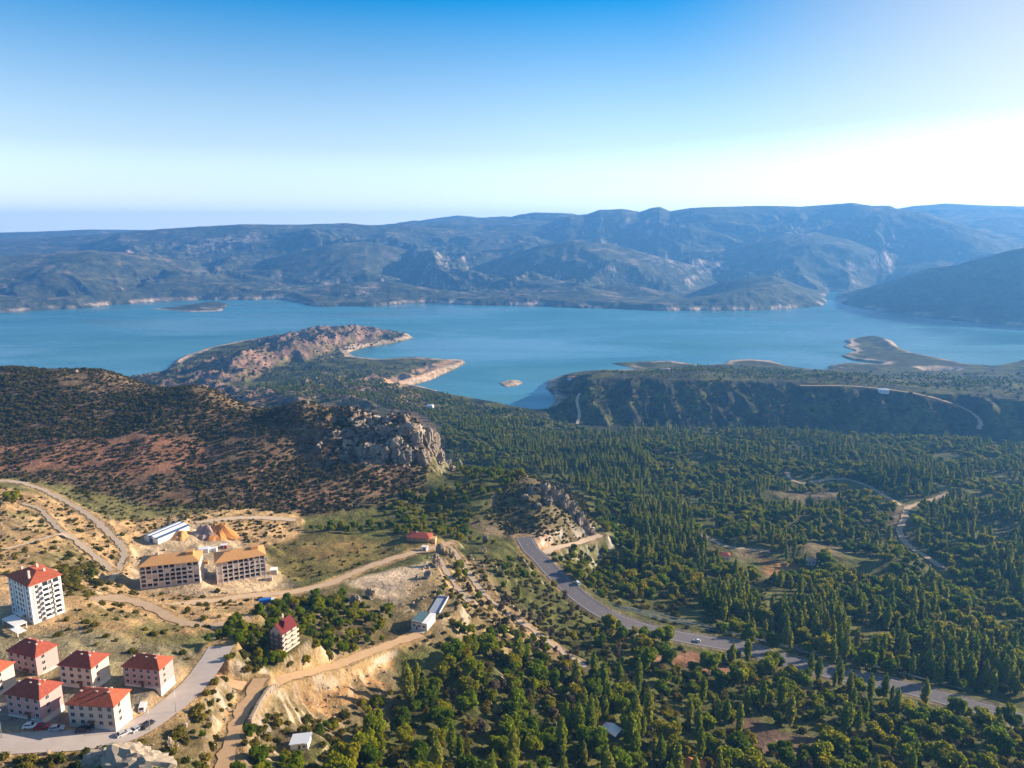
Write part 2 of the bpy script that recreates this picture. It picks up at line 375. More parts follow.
site('house_a', (7, 716), (43, 722.5), depth=8.5, blend=9); site('house_b', (68, 727), (117, 730), depth=8.5, blend=9); site('house_c', (60, 686), (94, 690), depth=8.5, blend=9)
site('house_d', (120.5, 686), (163, 691), depth=8.5, blend=9); site('house_e', (9, 671), (38.5, 678.5), depth=8.5, blend=9); site('house_f', (-42, 694), (-4, 699), depth=8.5, blend=9)
site('tower', (9, 612), (34.5, 626.5), (64, 612), blend=14); site('shell_a', (139, 588), (199, 584.5), depth=15); site('shell_b', (215, 583.5), (266, 577), depth=15)
site('shed', (146, 542), (163, 544), (175, 528)); site('chalet', (268, 650), (283, 655), (299, 642), blend=16); site('ruin', (410, 629), (427.5, 632), (440, 621), blend=16)
site('farm', (404, 541), (431, 543), (441, 537)); site('kiosk', (421, 551), (427, 551.5), depth=4); site('hut', (289, 750), (305, 752), depth=6)
site('shack', (603, 738), (616, 740), depth=6); site('edge_house', (689, 777), (702, 778), depth=7); site('slab', (429, 613), (439, 614), (444, 598))
for k_, r_ in ROADS.items():
    if np.hypot(r_['x'], r_['y']).mean() < 700: carve_path(r_['x'], r_['y'], r_['z'], r_['w'] / 2 + .8, 2.5)
# ------------------------------------------------------------------ ground colour: what the ground is made of, place by place
g = lambda *c: np.array(c)
C_SCRUB = g(.040, .046, .022); C_FOREST = g(.105, .105, .030); C_OLIVE = g(.17, .15, .055); C_TAN = g(.45, .29, .14); C_PALE = g(.50, .38, .245)
C_RED = g(.25, .125, .075); C_ROCK = g(.40, .345, .29); C_SHORE = g(.60, .44, .31); C_PINK = g(.42, .27, .20); C_ORANGE = g(.52, .27, .10)
Cc = np.zeros(X.shape + (3,))
def mixc(c, w): 
    global Cc
    Cc += w[..., None] * (c - Cc)
nz_b = fbm(X, Y, 45, 5, .6, seed=41); nz_s = fbm(X, Y, 9, 4, .6, seed=43); nz_l = fbm(X, Y, 300, 4, .55, seed=44)
Cc[:] = C_FOREST
slope = np.hypot(np.gradient(Z, axis=1) / np.maximum(np.gradient(GD, axis=1), .1), np.gradient(Z, axis=0) / np.maximum(np.gradient(GA, axis=0) * GD, .1))
nearw = GD < 1150
def zone(px, col, soft=8.0, jit=10.0, amount=1.0, breakup=None):
    P = wpoly(px); xs_ = [p[0] for p in P]; ys_ = [p[1] for p in P]
    q4 = 40 + jit * 2; s = (X > min(xs_) - q4) & (X < max(xs_) + q4) & (Y > min(ys_) - q4) & (Y < max(ys_) + q4)
    x, y = X[s], Y[s]
    d = sdist(P, x + nz_b[s] * jit, y + nz_b[s] * jit * 1.3 + nz_s[s] * jit * .5)
    w = sstep(-soft, soft, d) * amount
    if breakup is not None: w = w * breakup[s]
    cc = Cc[s]; cc += w[:, None] * (col - cc); Cc[s] = cc
speck = sstep(-.12, .22, nz_s)
patch = sstep(-.1, .3, nz_b)
# hill: scrub over red earth
zone("-60 372; 60 366; 180 377; 300 400; 420 412; 450 445; 420 500; 300 516; 150 508; 60 486; -60 472", g(.155, .10, .06), 14)
zone("-60 372; 60 366; 180 377; 300 400; 350 408; 330 420; 200 396; 60 386; -60 388", g(.20, .15, .08), 10, 10, .7, speck)
zone("-60 444; 60 440; 130 436; 205 438; 216 462; 160 474; 100 478; 60 468; -60 470", C_RED * .95, 10, 14, .95)
zone("250 462; 330 458; 380 470; 400 496; 340 506; 280 508; 240 490", g(.30, .155, .085), 10, 14, .85, patch)
zone("340 420; 400 413; 436 430; 440 462; 380 468; 330 455", C_ROCK * .8, 8, 6, .7, speck)
# olive strip and bare terraces
zone("-60 470; 60 484; 150 506; 290 515; 300 530; 220 530; 120 528; 60 505; -60 482", C_OLIVE * 1.05, 6, 6)
zone("-80 484; 60 498; 112 520; 190 514; 250 522; 290 522; 300 545; 272 560; 278 590; 300 588; 300 606; 250 625; 170 640; 130 655; 60 645; -80 650", C_TAN, 6, 6)
zone("-80 505; 50 512; 90 535; 60 560; -80 560", C_OLIVE, 6, 10, .75, sstep(-.15, .2, nz_b + nz_s * .4))
zone("30 560; 90 540; 120 580; 90 600; 60 590", C_OLIVE * .8, 6, 10, .8, sstep(-.2, .1, nz_b + nz_s * .5))
zone("75 610; 130 612; 190 625; 250 628; 240 660; 150 680; 90 650", C_OLIVE * .95, 6, 10, .9, sstep(-.25, .1, nz_b + nz_s * .5))
zone("110 600; 240 604; 290 596; 290 612; 200 612; 120 606", C_OLIVE * .75, 5, 6, .75, patch)
zone("0 520; 60 515; 70 545; 20 552; -40 545", C_PALE * g(1, .88, .74), 5, 8, .7, patch)
# meadow behind the shells
zone("262 548; 322 530; 420 540; 426 546; 356 566; 300 582; 270 580", g(.165, .135, .042), 6, 8)
zone("285 545; 340 534; 400 548; 340 566", g(.26, .15, .06), 6, 8, .5, patch)
zone("-80 610; 60 630; 130 640; 240 655; 225 680; 150 735; -80 745", g(.26, .215, .12), 6, 8)
# building yards
zone("128 590; 200 596; 290 588; 262 552; 200 520; 170 520; 150 535; 132 560", C_PALE, 6, 8, .85)
zone("205 505; 300 512; 300 535; 230 540; 200 530", C_TAN * 1.08, 6, 6, .8)
zone("-40 612; 30 628; 70 610; 60 600; -40 600", C_PALE, 5, 4, .7)
zone("-40 700; 150 690; 165 712; 120 735; -40 742", g(.30, .25, .20), 4, 4, .8)
zone("155 700; 178 690; 190 700; 165 720; 140 722", g(.40, .36, .32), 2, 2)
# slope under the street, the cut and the spur
zone("-40 748; 100 742; 160 722; 215 672; 260 690; 225 770; -40 800", g(.20, .15, .07), 5, 8)
zone("228 700; 262 690; 390 650; 400 690; 350 740; 230 780", g(.19, .145, .075), 6, 8)
zone("296 690; 340 674; 390 655; 392 672; 372 700; 330 722", C_ORANGE * g(.75, .8, .9), 3, 5, .85, sstep(-.35, .0, nz_b + nz_s))
zone("306 692; 384 660; 384 668; 318 702", g(.50, .33, .17), 2, 3, .8)
zone("345 582; 372 574; 432 562; 440 574; 428 592; 398 606; 372 596", C_PALE * g(.95, .95, 1.0), 4, 5)
zone("436 556; 480 560; 560 650; 580 670; 520 660; 480 640; 440 640; 400 646; 396 610", g(.25, .18, .085), 6, 8, .9)
zone("400 600; 440 590; 470 610; 440 640; 400 640", g(.42, .32, .20), 5, 6, .7, patch)
zone("330 580; 300 600; 290 650; 400 640; 400 605; 370 600", g(.17, .13, .06), 5, 6, .9)
# knoll
zone("505 478; 560 480; 598 530; 540 540; 480 535; 490 500", g(.17, .135, .065), 6, 6)
zone("470 520; 540 525; 596 540; 560 552; 520 545; 470 540", C_PINK * .9, 5, 5, .7, patch)
# fields among the trees
zone("630 655; 690 652; 770 680; 700 672", C_RED * 1.1, 4, 4, .9)
zone("720 705; 790 735; 850 745; 760 755", g(.15, .09, .065), 4, 4, .9)
zone("690 545; 760 552; 810 572; 790 582; 740 575; 700 565", g(.20, .13, .09), 6, 8, .8, sstep(-.25, .15, nz_b + nz_s * .4))
zone("760 560; 800 566; 812 576; 770 580", C_ORANGE * .6, 4, 4, .8)
zone("760 490; 870 486; 880 498; 800 505", g(.17, .12, .075), 10, 10, .7)
zone("850 500; 905 505; 905 545; 850 520", g(.20, .13, .085), 10, 10, .6)
zone("800 540; 850 545; 840 560; 790 552", g(.20, .14, .09), 8, 8, .6)
# bluff, plateau, headlands: ground tones darkened to paint in the bluff's shade
sel2 = (GD >= 1150) & (GD < 3700)
nz_m = fbm(X, Y, 70, 4, .6, seed=51); nz_w = fbm(X, Y, 220, 4, .6, seed=52)
ero = ridged(X + nz_m * 20, Y, 60, 3, seed=53)
wm = sstep(1150, 1450, GD) * (GD < 3700)
mixc(g(.038, .044, .024), wm * sstep(.0, .3, nz_m + .15))
AZI = GA
mixc(g(.050, .044, .036), wm * sstep(.15, .35, slope) * sstep(0, .02, AZI - ray(548, 384)[0]) * sstep(.25, .65, ero) * .8)
mixc(g(.056, .056, .032), wm * sstep(0, .02, AZI - ray(548, 384)[0]) * (1 - sstep(.10, .22, slope)) * sstep(-.1, .25, nz_w) * .8)
hl = wm * (1 - sstep(-.02, .03, AZI - ray(420, 384)[0])) * (GD > 1500)
mixc(g(.265, .165, .118), hl * sstep(8, 20, Z) * sstep(.09, .22, slope) * (.4 + .6 * sstep(.15, .5, ero + .3 * nz_m)))
zone("376 380; 440 362; 468 361; 440 376; 400 388", C_SHORE * g(.9, .75, .62), 14, 20, .85, sstep(-.35, .05, nz_m))
# the far side of the lake: maquis, fields and bare limestone
wf = sstep(3300, 3900, GD)
hr = sstep(0, .02, GA - ray(838, 384)[0]) * (1 - sstep(4900, 5300, GD))
rock = (1 - hr) * sstep(.18, .45, nz_w * .7 + nz_m * .7 + np.minimum(slope - .5, .3) * .5 - .12)
mixc(g(.045, .056, .030), wf)
mixc(g(.085, .088, .042), wf * sstep(-.2, .3, nz_m))
mixc(g(.12, .115, .075), wf * sstep(.02, .34, fbm(X, Y, 55, 3, .65, seed=57) + .3 * nz_w) * .75)
mixc(g(.022, .032, .020), wf * sstep(.1, .4, fbm(X, Y, 90, 3, .6, seed=58) - .2 * nz_w) * .8)
mixc(g(.26, .20, .15), wf * rock * .8)
mixc(g(.24, .18, .11), (1 - hr) * wf * sstep(.2, .42, fbm(X, Y, 130, 3, .5, seed=61) + .35 * nz_w) * (slope < .35) * .8)
mixc(g(.48, .37, .32), (1 - hr) * wf * sstep(.6, 1.0, slope) * sstep(.10, .35, nz_m + .5 * nz_w) * .8)
for q_ in ("178 246; 215 238; 262 233; 272 238; 240 246; 200 252", "786 232; 792 220; 806 216; 818 222; 822 234; 806 238", "690 262; 730 258; 745 266; 715 274", "640 252; 690 256; 720 268; 690 270; 650 262", "355 290; 372 282; 384 288; 378 296", "268 292; 290 286; 300 294; 280 300", "836 262; 852 256; 868 264; 850 270", "436 262; 446 254; 452 270; 440 276"):
    zone(q_, g(.46, .37, .31), 50, 160, .6, sstep(-.08, .3, nz_b + .6 * nz_m))
# bare drawdown rim all round the lake
rim = np.where(sel, sstep(-6, 3, LAND) * (1 - sstep(14, 34, LAND + nz_m * 24)), 0)
mixc(C_SHORE, rim * np.where(GD > 3300, .85 * sstep(-.12, .28, nz_w + .4 * nz_m), .75 * sstep(-.45, .05, nz_w + .3 * nz_m)))
# steep faces near the camera are bare limestone
mixc(C_ROCK, nearw * sstep(.75, 1.15, slope) * speck * .8)
mixc(C_PALE * .72, (1 - sstep(620, 720, GD)) * sstep(.5, .9, slope) * (1 - sstep(.0, .05, GA)) * sstep(-.05, .25, nz_s + nz_b) * .6)
# verges
rd = np.full(X.shape, 99.0); sr = (GD < 1400) & (np.abs(GA) < R(42))
rd[sr] = road_dist(X[sr], Y[sr])
mixc(C_TAN * .95, (1 - sstep(1.0, 4.5, rd + nz_s * 2)) * .75 * (GA < R(4)))
mixc(g(.25, .18, .115), (1 - sstep(1.0, 3.5, rd + nz_s * 2)) * np.where(GD > 650, .3, .7) * (GA >= R(4)))
Cc *= (1 + .30 * nz_s + .22 * nz_b)[..., None]
Cc = np.clip(Cc, .01, .8)

def grid_mesh(name, X, Y, Z):
    na, nd = X.shape
    me = bpy.data.meshes.new(name)
    v = np.stack([X, Y, Z], -1).reshape(-1, 3).astype(np.float32)
    i = np.arange(na * nd).reshape(na, nd)
    f = np.stack([i[:-1, :-1], i[:-1, 1:], i[1:, 1:], i[1:, :-1]], -1).reshape(-1, 4)[:, ::-1]
    me.vertices.add(len(v)); me.vertices.foreach_set('co', v.ravel())
    me.loops.add(f.size); me.loops.foreach_set('vertex_index', f.ravel().astype(np.int32))
    me.polygons.add(len(f)); me.polygons.foreach_set('loop_start', np.arange(0, f.size, 4, dtype=np.int32))
    me.polygons.foreach_set('use_smooth', np.ones(len(f), bool))
    me.update(); me.validate()
    return me
def link(name, me, m=None, parent=None, kind=None):
    o = bpy.data.objects.new(name, me); COL.objects.link(o)
    if m is not None and not me.materials: me.materials.append(m)
    if parent: o.parent = parent
    if kind: o['kind'] = kind
    return o
me = grid_mesh('terrain', X, Y, Z)
at = me.color_attributes.new('ground_color', 'FLOAT_COLOR', 'POINT')
at.data.foreach_set('color', np.concatenate([Cc, np.ones(X.shape + (1,))], -1).astype(np.float32).ravel())
M_GROUND, nt = mat('ground')
out = N(nt, 'ShaderNodeOutputMaterial'); b = N(nt, 'ShaderNodeBsdfPrincipled', i_Roughness=.95); b.inputs['Specular IOR Level'].default_value = .08
ca_ = N(nt, 'ShaderNodeVertexColor', layer_name='ground_color'); ge = N(nt, 'ShaderNodeNewGeometry')
n1 = N(nt, 'ShaderNodeTexNoise', i_Scale=.9, i_Detail=6.0, i_Roughness=.68); n2 = N(nt, 'ShaderNodeTexNoise', i_Scale=.055, i_Detail=8.0, i_Roughness=.66)
L(nt, ge.outputs['Position'], n1.inputs['Vector']); L(nt, ge.outputs['Position'], n2.inputs['Vector'])
r1 = N(nt, 'ShaderNodeMapRange', i_From_Min=.3, i_From_Max=.7, i_To_Min=.62, i_To_Max=1.35); L(nt, n1.outputs['Fac'], r1.inputs['Value'])
r2 = N(nt, 'ShaderNodeMapRange', i_From_Min=.35, i_From_Max=.65, i_To_Min=.6, i_To_Max=1.4); L(nt, n2.outputs['Fac'], r2.inputs['Value'])
mm = N(nt, 'ShaderNodeMath', operation='MULTIPLY'); L(nt, r1.outputs[0], mm.inputs[0]); L(nt, r2.outputs[0], mm.inputs[1])
vm = N(nt, 'ShaderNodeVectorMath', operation='SCALE'); L(nt, ca_.outputs['Color'], vm.inputs[0]); L(nt, mm.outputs[0], vm.inputs['Scale'])
L(nt, vm.outputs[0], b.inputs['Base Color'])
bp = N(nt, 'ShaderNodeBump', i_Strength=.9, i_Distance=.5); L(nt, n1.outputs['Fac'], bp.inputs['Height'])
bp2 = N(nt, 'ShaderNodeBump', i_Strength=.8, i_Distance=7.0); L(nt, n2.outputs['Fac'], bp2.inputs['Height']); L(nt, bp.outputs['Normal'], bp2.inputs['Normal'])
L(nt, bp2.outputs['Normal'], b.inputs['Normal']); L(nt, b.outputs['BSDF'], out.inputs['Surface'])
link('terrain', me, M_GROUND, kind='structure')

# ------------------------------------------------------------------ lake
me = bpy.data.meshes.new('lake')
me.from_pydata([(-14000, 900, 0), (14000, 900, 0), (14000, 9000, 0), (-14000, 9000, 0)], [], [(0, 1, 2, 3)])
M_WATER, nt = mat('water')
out = N(nt, 'ShaderNodeOutputMaterial'); b = N(nt, 'ShaderNodeBsdfPrincipled', i_Roughness=.12, i_IOR=1.33)
b.inputs['Base Color'].default_value = (.04, .175, .225, 1)
tc = N(nt, 'ShaderNodeNewGeometry'); mp = N(nt, 'ShaderNodeMapping'); mp.inputs['Scale'].default_value = (1, .35, 1); L(nt, tc.outputs['Position'], mp.inputs['Vector'])
n1 = N(nt, 'ShaderNodeTexNoise', i_Scale=.06, i_Detail=7.0, i_Roughness=.7); L(nt, mp.outputs[0], n1.inputs['Vector'])
n2 = N(nt, 'ShaderNodeTexNoise', i_Scale=.0022, i_Detail=4.0, i_Roughness=.55, i_Distortion=.6); mp2 = N(nt, 'ShaderNodeMapping'); mp2.inputs['Scale'].default_value = (.45, 1, 1)
L(nt, tc.outputs['Position'], mp2.inputs['Vector']); L(nt, mp2.outputs[0], n2.inputs['Vector'])
r2 = N(nt, 'ShaderNodeMapRange', i_From_Min=.38, i_From_Max=.62, i_To_Min=.16, i_To_Max=.42); L(nt, n2.outputs['Fac'], r2.inputs['Value']); L(nt, r2.outputs[0], b.inputs['Roughness'])
n3 = N(nt, 'ShaderNodeTexNoise', i_Scale=.004, i_Detail=6.0, i_Roughness=.62, i_Distortion=1.2); mp3 = N(nt, 'ShaderNodeMapping'); mp3.inputs['Scale'].default_value = (.25, 1, 1); L(nt, tc.outputs['Position'], mp3.inputs['Vector']); L(nt, mp3.outputs[0], n3.inputs['Vector'])
wc = N(nt, 'ShaderNodeValToRGB'); wc.color_ramp.elements[0].position = .36; wc.color_ramp.elements[0].color = (.034, .165, .21, 1); wc.color_ramp.elements[1].position = .66; wc.color_ramp.elements[1].color = (.075, .24, .285, 1)
L(nt, n3.outputs['Fac'], wc.inputs[0]); L(nt, wc.outputs[0], b.inputs['Base Color'])
bp = N(nt, 'ShaderNodeBump', i_Strength=.35, i_Distance=1.0); L(nt, n1.outputs['Fac'], bp.inputs['Height']); L(nt, bp.outputs['Normal'], b.inputs['Normal'])
L(nt, b.outputs['BSDF'], out.inputs['Surface'])
link('lake', me, M_WATER, kind='structure')

# ------------------------------------------------------------------ road ribbons
def ribbon(name, x, y, z, w, m, lift, off=0.0, jag=0.0, crown=0.0):
    dx, dy = np.gradient(x), np.gradient(y); l = np.hypot(dx, dy) + 1e-9; nx, ny = dy / l, -dx / l
    cols = [-.5, -.25, 0, .25, .5] if w > 2 else [-.5, .5]
    V = []
    for i in range(len(x)):
        for c in cols:
            o = off + c * w + (random.uniform(-jag, jag) if abs(c) == .5 else 0)
            V.append((x[i] + nx[i] * o, y[i] + ny[i] * o, z[i] + lift + crown * (1 - abs(c) * 2)))
    k = len(cols)
    Fc = [(i * k + j, i * k + j + 1, (i + 1) * k + j + 1, (i + 1) * k + j) for i in range(len(x) - 1) for j in range(k - 1)]
    me = bpy.data.meshes.new(name); me.from_pydata(V, [], Fc); me.update()
    return link(name, me, m, kind='structure')
M_ASPH = simple_mat('asphalt', (.15, .135, .14), .85, .15, .22, .35)
M_STREET = simple_mat('worn_street', (.42, .36, .325), .9, .1, .2, .3)
M_GRAVEL = simple_mat('gravel_road', (.43, .31, .205), .95, .05, .25, .4, bump=.3)
M_DIRT = simple_mat('dirt_track', (.48, .315, .18), .95, .05, .25, .4, bump=.3)
M_DIRTP = simple_mat('pale_track', (.52, .40, .28), .95, .05, .22, .4, bump=.3)
M_LINE = simple_mat('road_paint', (.72, .70, .66), .7, .2, .15, 2.0)
spec = dict(main=('main_road', M_ASPH), spur=('dirt_road', M_DIRTP), street=('street', M_STREET), track_low=('dirt_road', M_DIRT), track_down=('dirt_road', M_DIRT),
            site=('gravel_road', M_GRAVEL), site_low=('gravel_road', M_GRAVEL), hill_track=('dirt_road', M_DIRTP), terrace_track=('footpath', M_DIRTP), terrace_path=('footpath', M_DIRTP),
            valley=('road', M_GRAVEL), valley_low=('road', M_GRAVEL), orchard=('dirt_road', M_GRAVEL), terrace_lane=('dirt_road', M_DIRTP), terrace_side=('dirt_road', M_DIRTP), yard_lane=('dirt_road', M_DIRTP), bluff=('dirt_road', M_DIRTP), bluff_right=('dirt_road', M_GRAVEL))
for i, (k, (nm, m)) in enumerate(spec.items()):
    r = ROADS[k]; farr = np.hypot(r['x'], r['y']).mean()
    ribbon(nm, r['x'], r['y'], r['z'], r['w'], m, .12 + .012 * i + (.5 if farr > 700 else 0), 0, .95 if m in (M_DIRT, M_DIRTP, M_GRAVEL) else .15)
r = ROADS['main']
for off in (-5.4, 5.4): ribbon('edge_line', r['x'], r['y'], r['z'], .15, M_LINE, .135, off)
V, Fc = [], []
x, y, z = r['x'], r['y'], r['z']; dx, dy = np.gradient(x), np.gradient(y); l = np.hypot(dx, dy); tx, ty = dx / l, dy / l
for i in range(0, len(x), 4):
    b0 = len(V)
    for s, t in ((-1, -.06), (1, -.06), (1, .06), (-1, .06)): V.append((x[i] + tx[i] * s * 1.6 + ty[i] * t, y[i] + ty[i] * s * 1.6 - tx[i] * t, z[i] + .137))
    Fc.append((b0, b0 + 1, b0 + 2, b0 + 3))
me = bpy.data.meshes.new('centre_line'); me.from_pydata(V, [], Fc); link('centre_line', me, M_LINE, kind='structure')
# ------------------------------------------------------------------ mesh collector and tagging
class MB:
    def __init__(s): s.v = []; s.f = []; s.sm = []
    def face(s, pts, smooth=False):
        b = len(s.v); s.v += [tuple(p) for p in pts]; s.f.append(tuple(range(b, b + len(pts)))); s.sm.append(smooth)
    def box(s, x0, x1, y0, y1, z0, z1, M=None):
        P = [(x0, y0, z0), (x1, y0, z0), (x1, y1, z0), (x0, y1, z0), (x0, y0, z1), (x1, y0, z1), (x1, y1, z1), (x0, y1, z1)]
        if M is not None: P = [tuple(M @ Vector(p)) for p in P]
        b = len(s.v); s.v += P
        for q in ((3, 2, 1, 0), (4, 5, 6, 7), (0, 1, 5, 4), (1, 2, 6, 5), (2, 3, 7, 6), (3, 0, 4, 7)): s.f.append(tuple(b + i for i in q)); s.sm.append(False)
    def tube(s, p0, p1, r0, r1=None, n=8, caps=True):
        p0, p1 = Vector(p0), Vector(p1); r1 = r0 if r1 is None else r1
        d = (p1 - p0).normalized(); a = d.orthogonal().normalized(); c = d.cross(a); b = len(s.v)
        for p, r in ((p0, r0), (p1, r1)):
            for k in range(n):
                t = 2 * math.pi * k / n; s.v.append(tuple(p + (a * math.cos(t) + c * math.sin(t)) * r))
        for k in range(n): s.f.append((b + k, b + (k + 1) % n, b + n + (k + 1) % n, b + n + k)); s.sm.append(True)
        if caps:
            s.f.append(tuple(b + k for k in reversed(range(n)))); s.f.append(tuple(b + n + k for k in range(n))); s.sm += [False, False]
    def prism(s, poly, y0, y1):
        """an x-z outline pushed from y0 to y1"""
        b = len(s.v); n = len(poly)
        s.v += [(x, y0, z) for x, z in poly] + [(x, y1, z) for x, z in poly]
        s.f.append(tuple(b + i for i in range(n))); s.f.append(tuple(b + n + i for i in reversed(range(n)))); s.sm += [False, False]
        for i in range(n): s.f.append((b + (i + 1) % n, b + i, b + n + i, b + n + (i + 1) % n)); s.sm.append(False)
    def mesh(s, name):
        me = bpy.data.meshes.new(name); me.from_pydata(s.v, [], s.f)
        me.polygons.foreach_set('use_smooth', s.sm); me.update(); return me
    def build(s, name, m, parent=None, loc=None, label=None):
        me = s.mesh(name); me.materials.append(m); o = bpy.data.objects.new(name, me); COL.objects.link(o)
        if parent: o.parent = parent
        if loc: o.location = loc
        if label: o['label'] = label
        return o
def tag(o, label, cat, group=None, kind=None):
    if label: o['label'] = label
    if cat: o['category'] = cat
    if group: o['group'] = group
    if kind: o['kind'] = kind
    return o
def thing(name, label, cat, loc=(0, 0, 0), yaw=0.0, group=None):
    o = bpy.data.objects.new(name, None); COL.objects.link(o); o.empty_display_size = .5
    o.location = loc; o.rotation_euler = (0, 0, yaw)
    return tag(o, label, cat, group)
def dup(root, loc, yaw, label=None, cat=None, group=None, scale=None):
    r = root.copy(); COL.objects.link(r); r.location = loc; r.rotation_euler = (0, 0, yaw)
    if scale: r.scale = scale
    tag(r, label, cat, group)
    for ch in list(root.children):
        c = ch.copy(); COL.objects.link(c); c.parent = r
        for q in list(ch.children):
            d = q.copy(); COL.objects.link(d); d.parent = c
    return r
def child(src, parent, loc, yaw=0.0):
    """one more copy of a part"""
    c = src.copy(); COL.objects.link(c); c.parent = parent; c.location = loc; c.rotation_euler = (0, 0, yaw)
    for q in list(src.children):
        d = q.copy(); COL.objects.link(d); d.parent = c
    return c

M_CREAM = simple_mat('cream_render', (.60, .48, .38), .9, .1, .12, .5)
M_PINKW = simple_mat('pink_render', (.50, .30, .285), .9, .1, .12, .5)
M_WHITE = simple_mat('white_render', (.80, .78, .74), .85, .15, .07, .4)
M_GREYST = simple_mat('grey_stripe', (.42, .42, .43), .85, .15, .1, .5)
M_CONC = simple_mat('raw_concrete', (.70, .61, .54), .95, .1, .2, .6, bump=.2)
M_BLOCK = simple_mat('hollow_brick', (.52, .42, .35), .95, .05, .25, .9, bump=.2)
M_DARK = simple_mat('shade_and_chassis_black', (.05, .045, .045), .95, .05, .2, 1)
M_GLASS = simple_mat('window_glass', (.03, .035, .045), .12, .5, .2, 1)
M_FRAME = simple_mat('window_frame', (.55, .50, .46), .6, .3, .08, 2)
M_CHIM = simple_mat('chimney_render', (.58, .47, .40), .9, .1, .12, 1)
M_WOOD = simple_mat('brown_wood', (.17, .085, .05), .7, .2, .25, 1.5)
M_ROCKM = simple_mat('limestone', (.29, .228, .17), .95, .08, .38, .28, bump=.8)
M_PALEROCK = simple_mat('pale_limestone', (.36, .295, .225), .95, .08, .42, .35, bump=.8)
M_METAL = simple_mat('galvanised_metal', (.42, .42, .42), .45, .4, .1, 2, metallic=.6)
M_BLUEGREY = simple_mat('blue_grey_slab', (.30, .33, .40), .8, .2, .15, .6)
M_WSHEET = simple_mat('white_sheet_metal', (.78, .79, .80), .45, .4, .08, .8)
M_BSHEET = simple_mat('blue_sheet_metal', (.07, .13, .24), .45, .4, .12, .8)

def tile_mat(name, col):
    m, nt = mat(name); out = N(nt, 'ShaderNodeOutputMaterial'); b = N(nt, 'ShaderNodeBsdfPrincipled', i_Roughness=.85); b.inputs['Specular IOR Level'].default_value = .15
    tc = N(nt, 'ShaderNodeTexCoord'); wv = N(nt, 'ShaderNodeTexWave', i_Scale=1.6, i_Distortion=.3, bands_direction='X'); L(nt, tc.outputs['Object'], wv.inputs['Vector'])
    nz = N(nt, 'ShaderNodeTexNoise', i_Scale=.9, i_Detail=6.0, i_Roughness=.7); L(nt, tc.outputs['Object'], nz.inputs['Vector'])
    cr = N(nt, 'ShaderNodeValToRGB'); cr.color_ramp.elements[0].position = .3; cr.color_ramp.elements[0].color = (*[c * .68 for c in col], 1)
    cr.color_ramp.elements[1].position = .7; cr.color_ramp.elements[1].color = (*[c * 1.25 for c in col], 1)
    L(nt, nz.outputs['Fac'], cr.inputs[0]); L(nt, cr.outputs[0], b.inputs['Base Color'])
    bp = N(nt, 'ShaderNodeBump', i_Strength=.5, i_Distance=.08); L(nt, wv.outputs['Fac'], bp.inputs['Height']); L(nt, bp.outputs['Normal'], b.inputs['Normal'])
    L(nt, b.outputs['BSDF'], out.inputs['Surface']); return m
M_TILE = tile_mat('red_roof_tiles', (.42, .105, .055))
M_TILE_D = tile_mat('dark_red_roof_tiles', (.33, .08, .05))
M_TILE_O = tile_mat('orange_roof_tiles', (.55, .17, .05))
M_MAROON = tile_mat('maroon_roof_sheets', (.16, .030, .032))
M_PLY = simple_mat('roof_formwork', (.55, .29, .115), .8, .15, .18, .35)
M_PLYD = simple_mat('grey_formwork', (.40, .30, .24), .85, .1, .18, .4)

def hip_roof(mb, hx, hy, z, h, ridge, ov=.55, th=.22):
    a, b = hx + ov, hy + ov
    P = [(-a, -b, z), (a, -b, z), (a, b, z), (-a, b, z)]; Q = [(x, y, z + th) for x, y, _ in P]; r0, r1 = (-ridge, 0, z + th + h), (ridge, 0, z + th + h)
    mb.face(P[::-1])
    for i in range(4): mb.face([P[i], P[(i + 1) % 4], Q[(i + 1) % 4], Q[i]])
    mb.face([Q[0], Q[1], r1, r0]); mb.face([Q[2], Q[3], r0, r1]); mb.face([Q[1], Q[2], r1]); mb.face([Q[3], Q[0], r0])
def window_part(name, w, h, parent, loc, yaw=0.0, shutters=False):
    """a framed pane standing in the wall face; local -y looks out"""
    f = MB(); t = .09
    f.box(-w / 2, w / 2, -.06, .02, -t - h / 2, -h / 2); f.box(-w / 2, w / 2, -.06, .02, h / 2, h / 2 + t)
    f.box(-w / 2 - t, -w / 2, -.06, .02, -h / 2 - t, h / 2 + t); f.box(w / 2, w / 2 + t, -.06, .02, -h / 2 - t, h / 2 + t)
    f.box(-.03, .03, -.055, .02, -h / 2, h / 2); f.box(-w / 2 - .2, w / 2 + .2, -.16, .02, -h / 2 - t - .08, -h / 2 - t)
    o = f.build(name, M_FRAME, parent, loc); o.rotation_euler = (0, 0, yaw)
    p = MB(); p.box(-w / 2, w / 2, -.035, .015, -h / 2, h / 2); p.build('pane', M_GLASS, o)
    return o

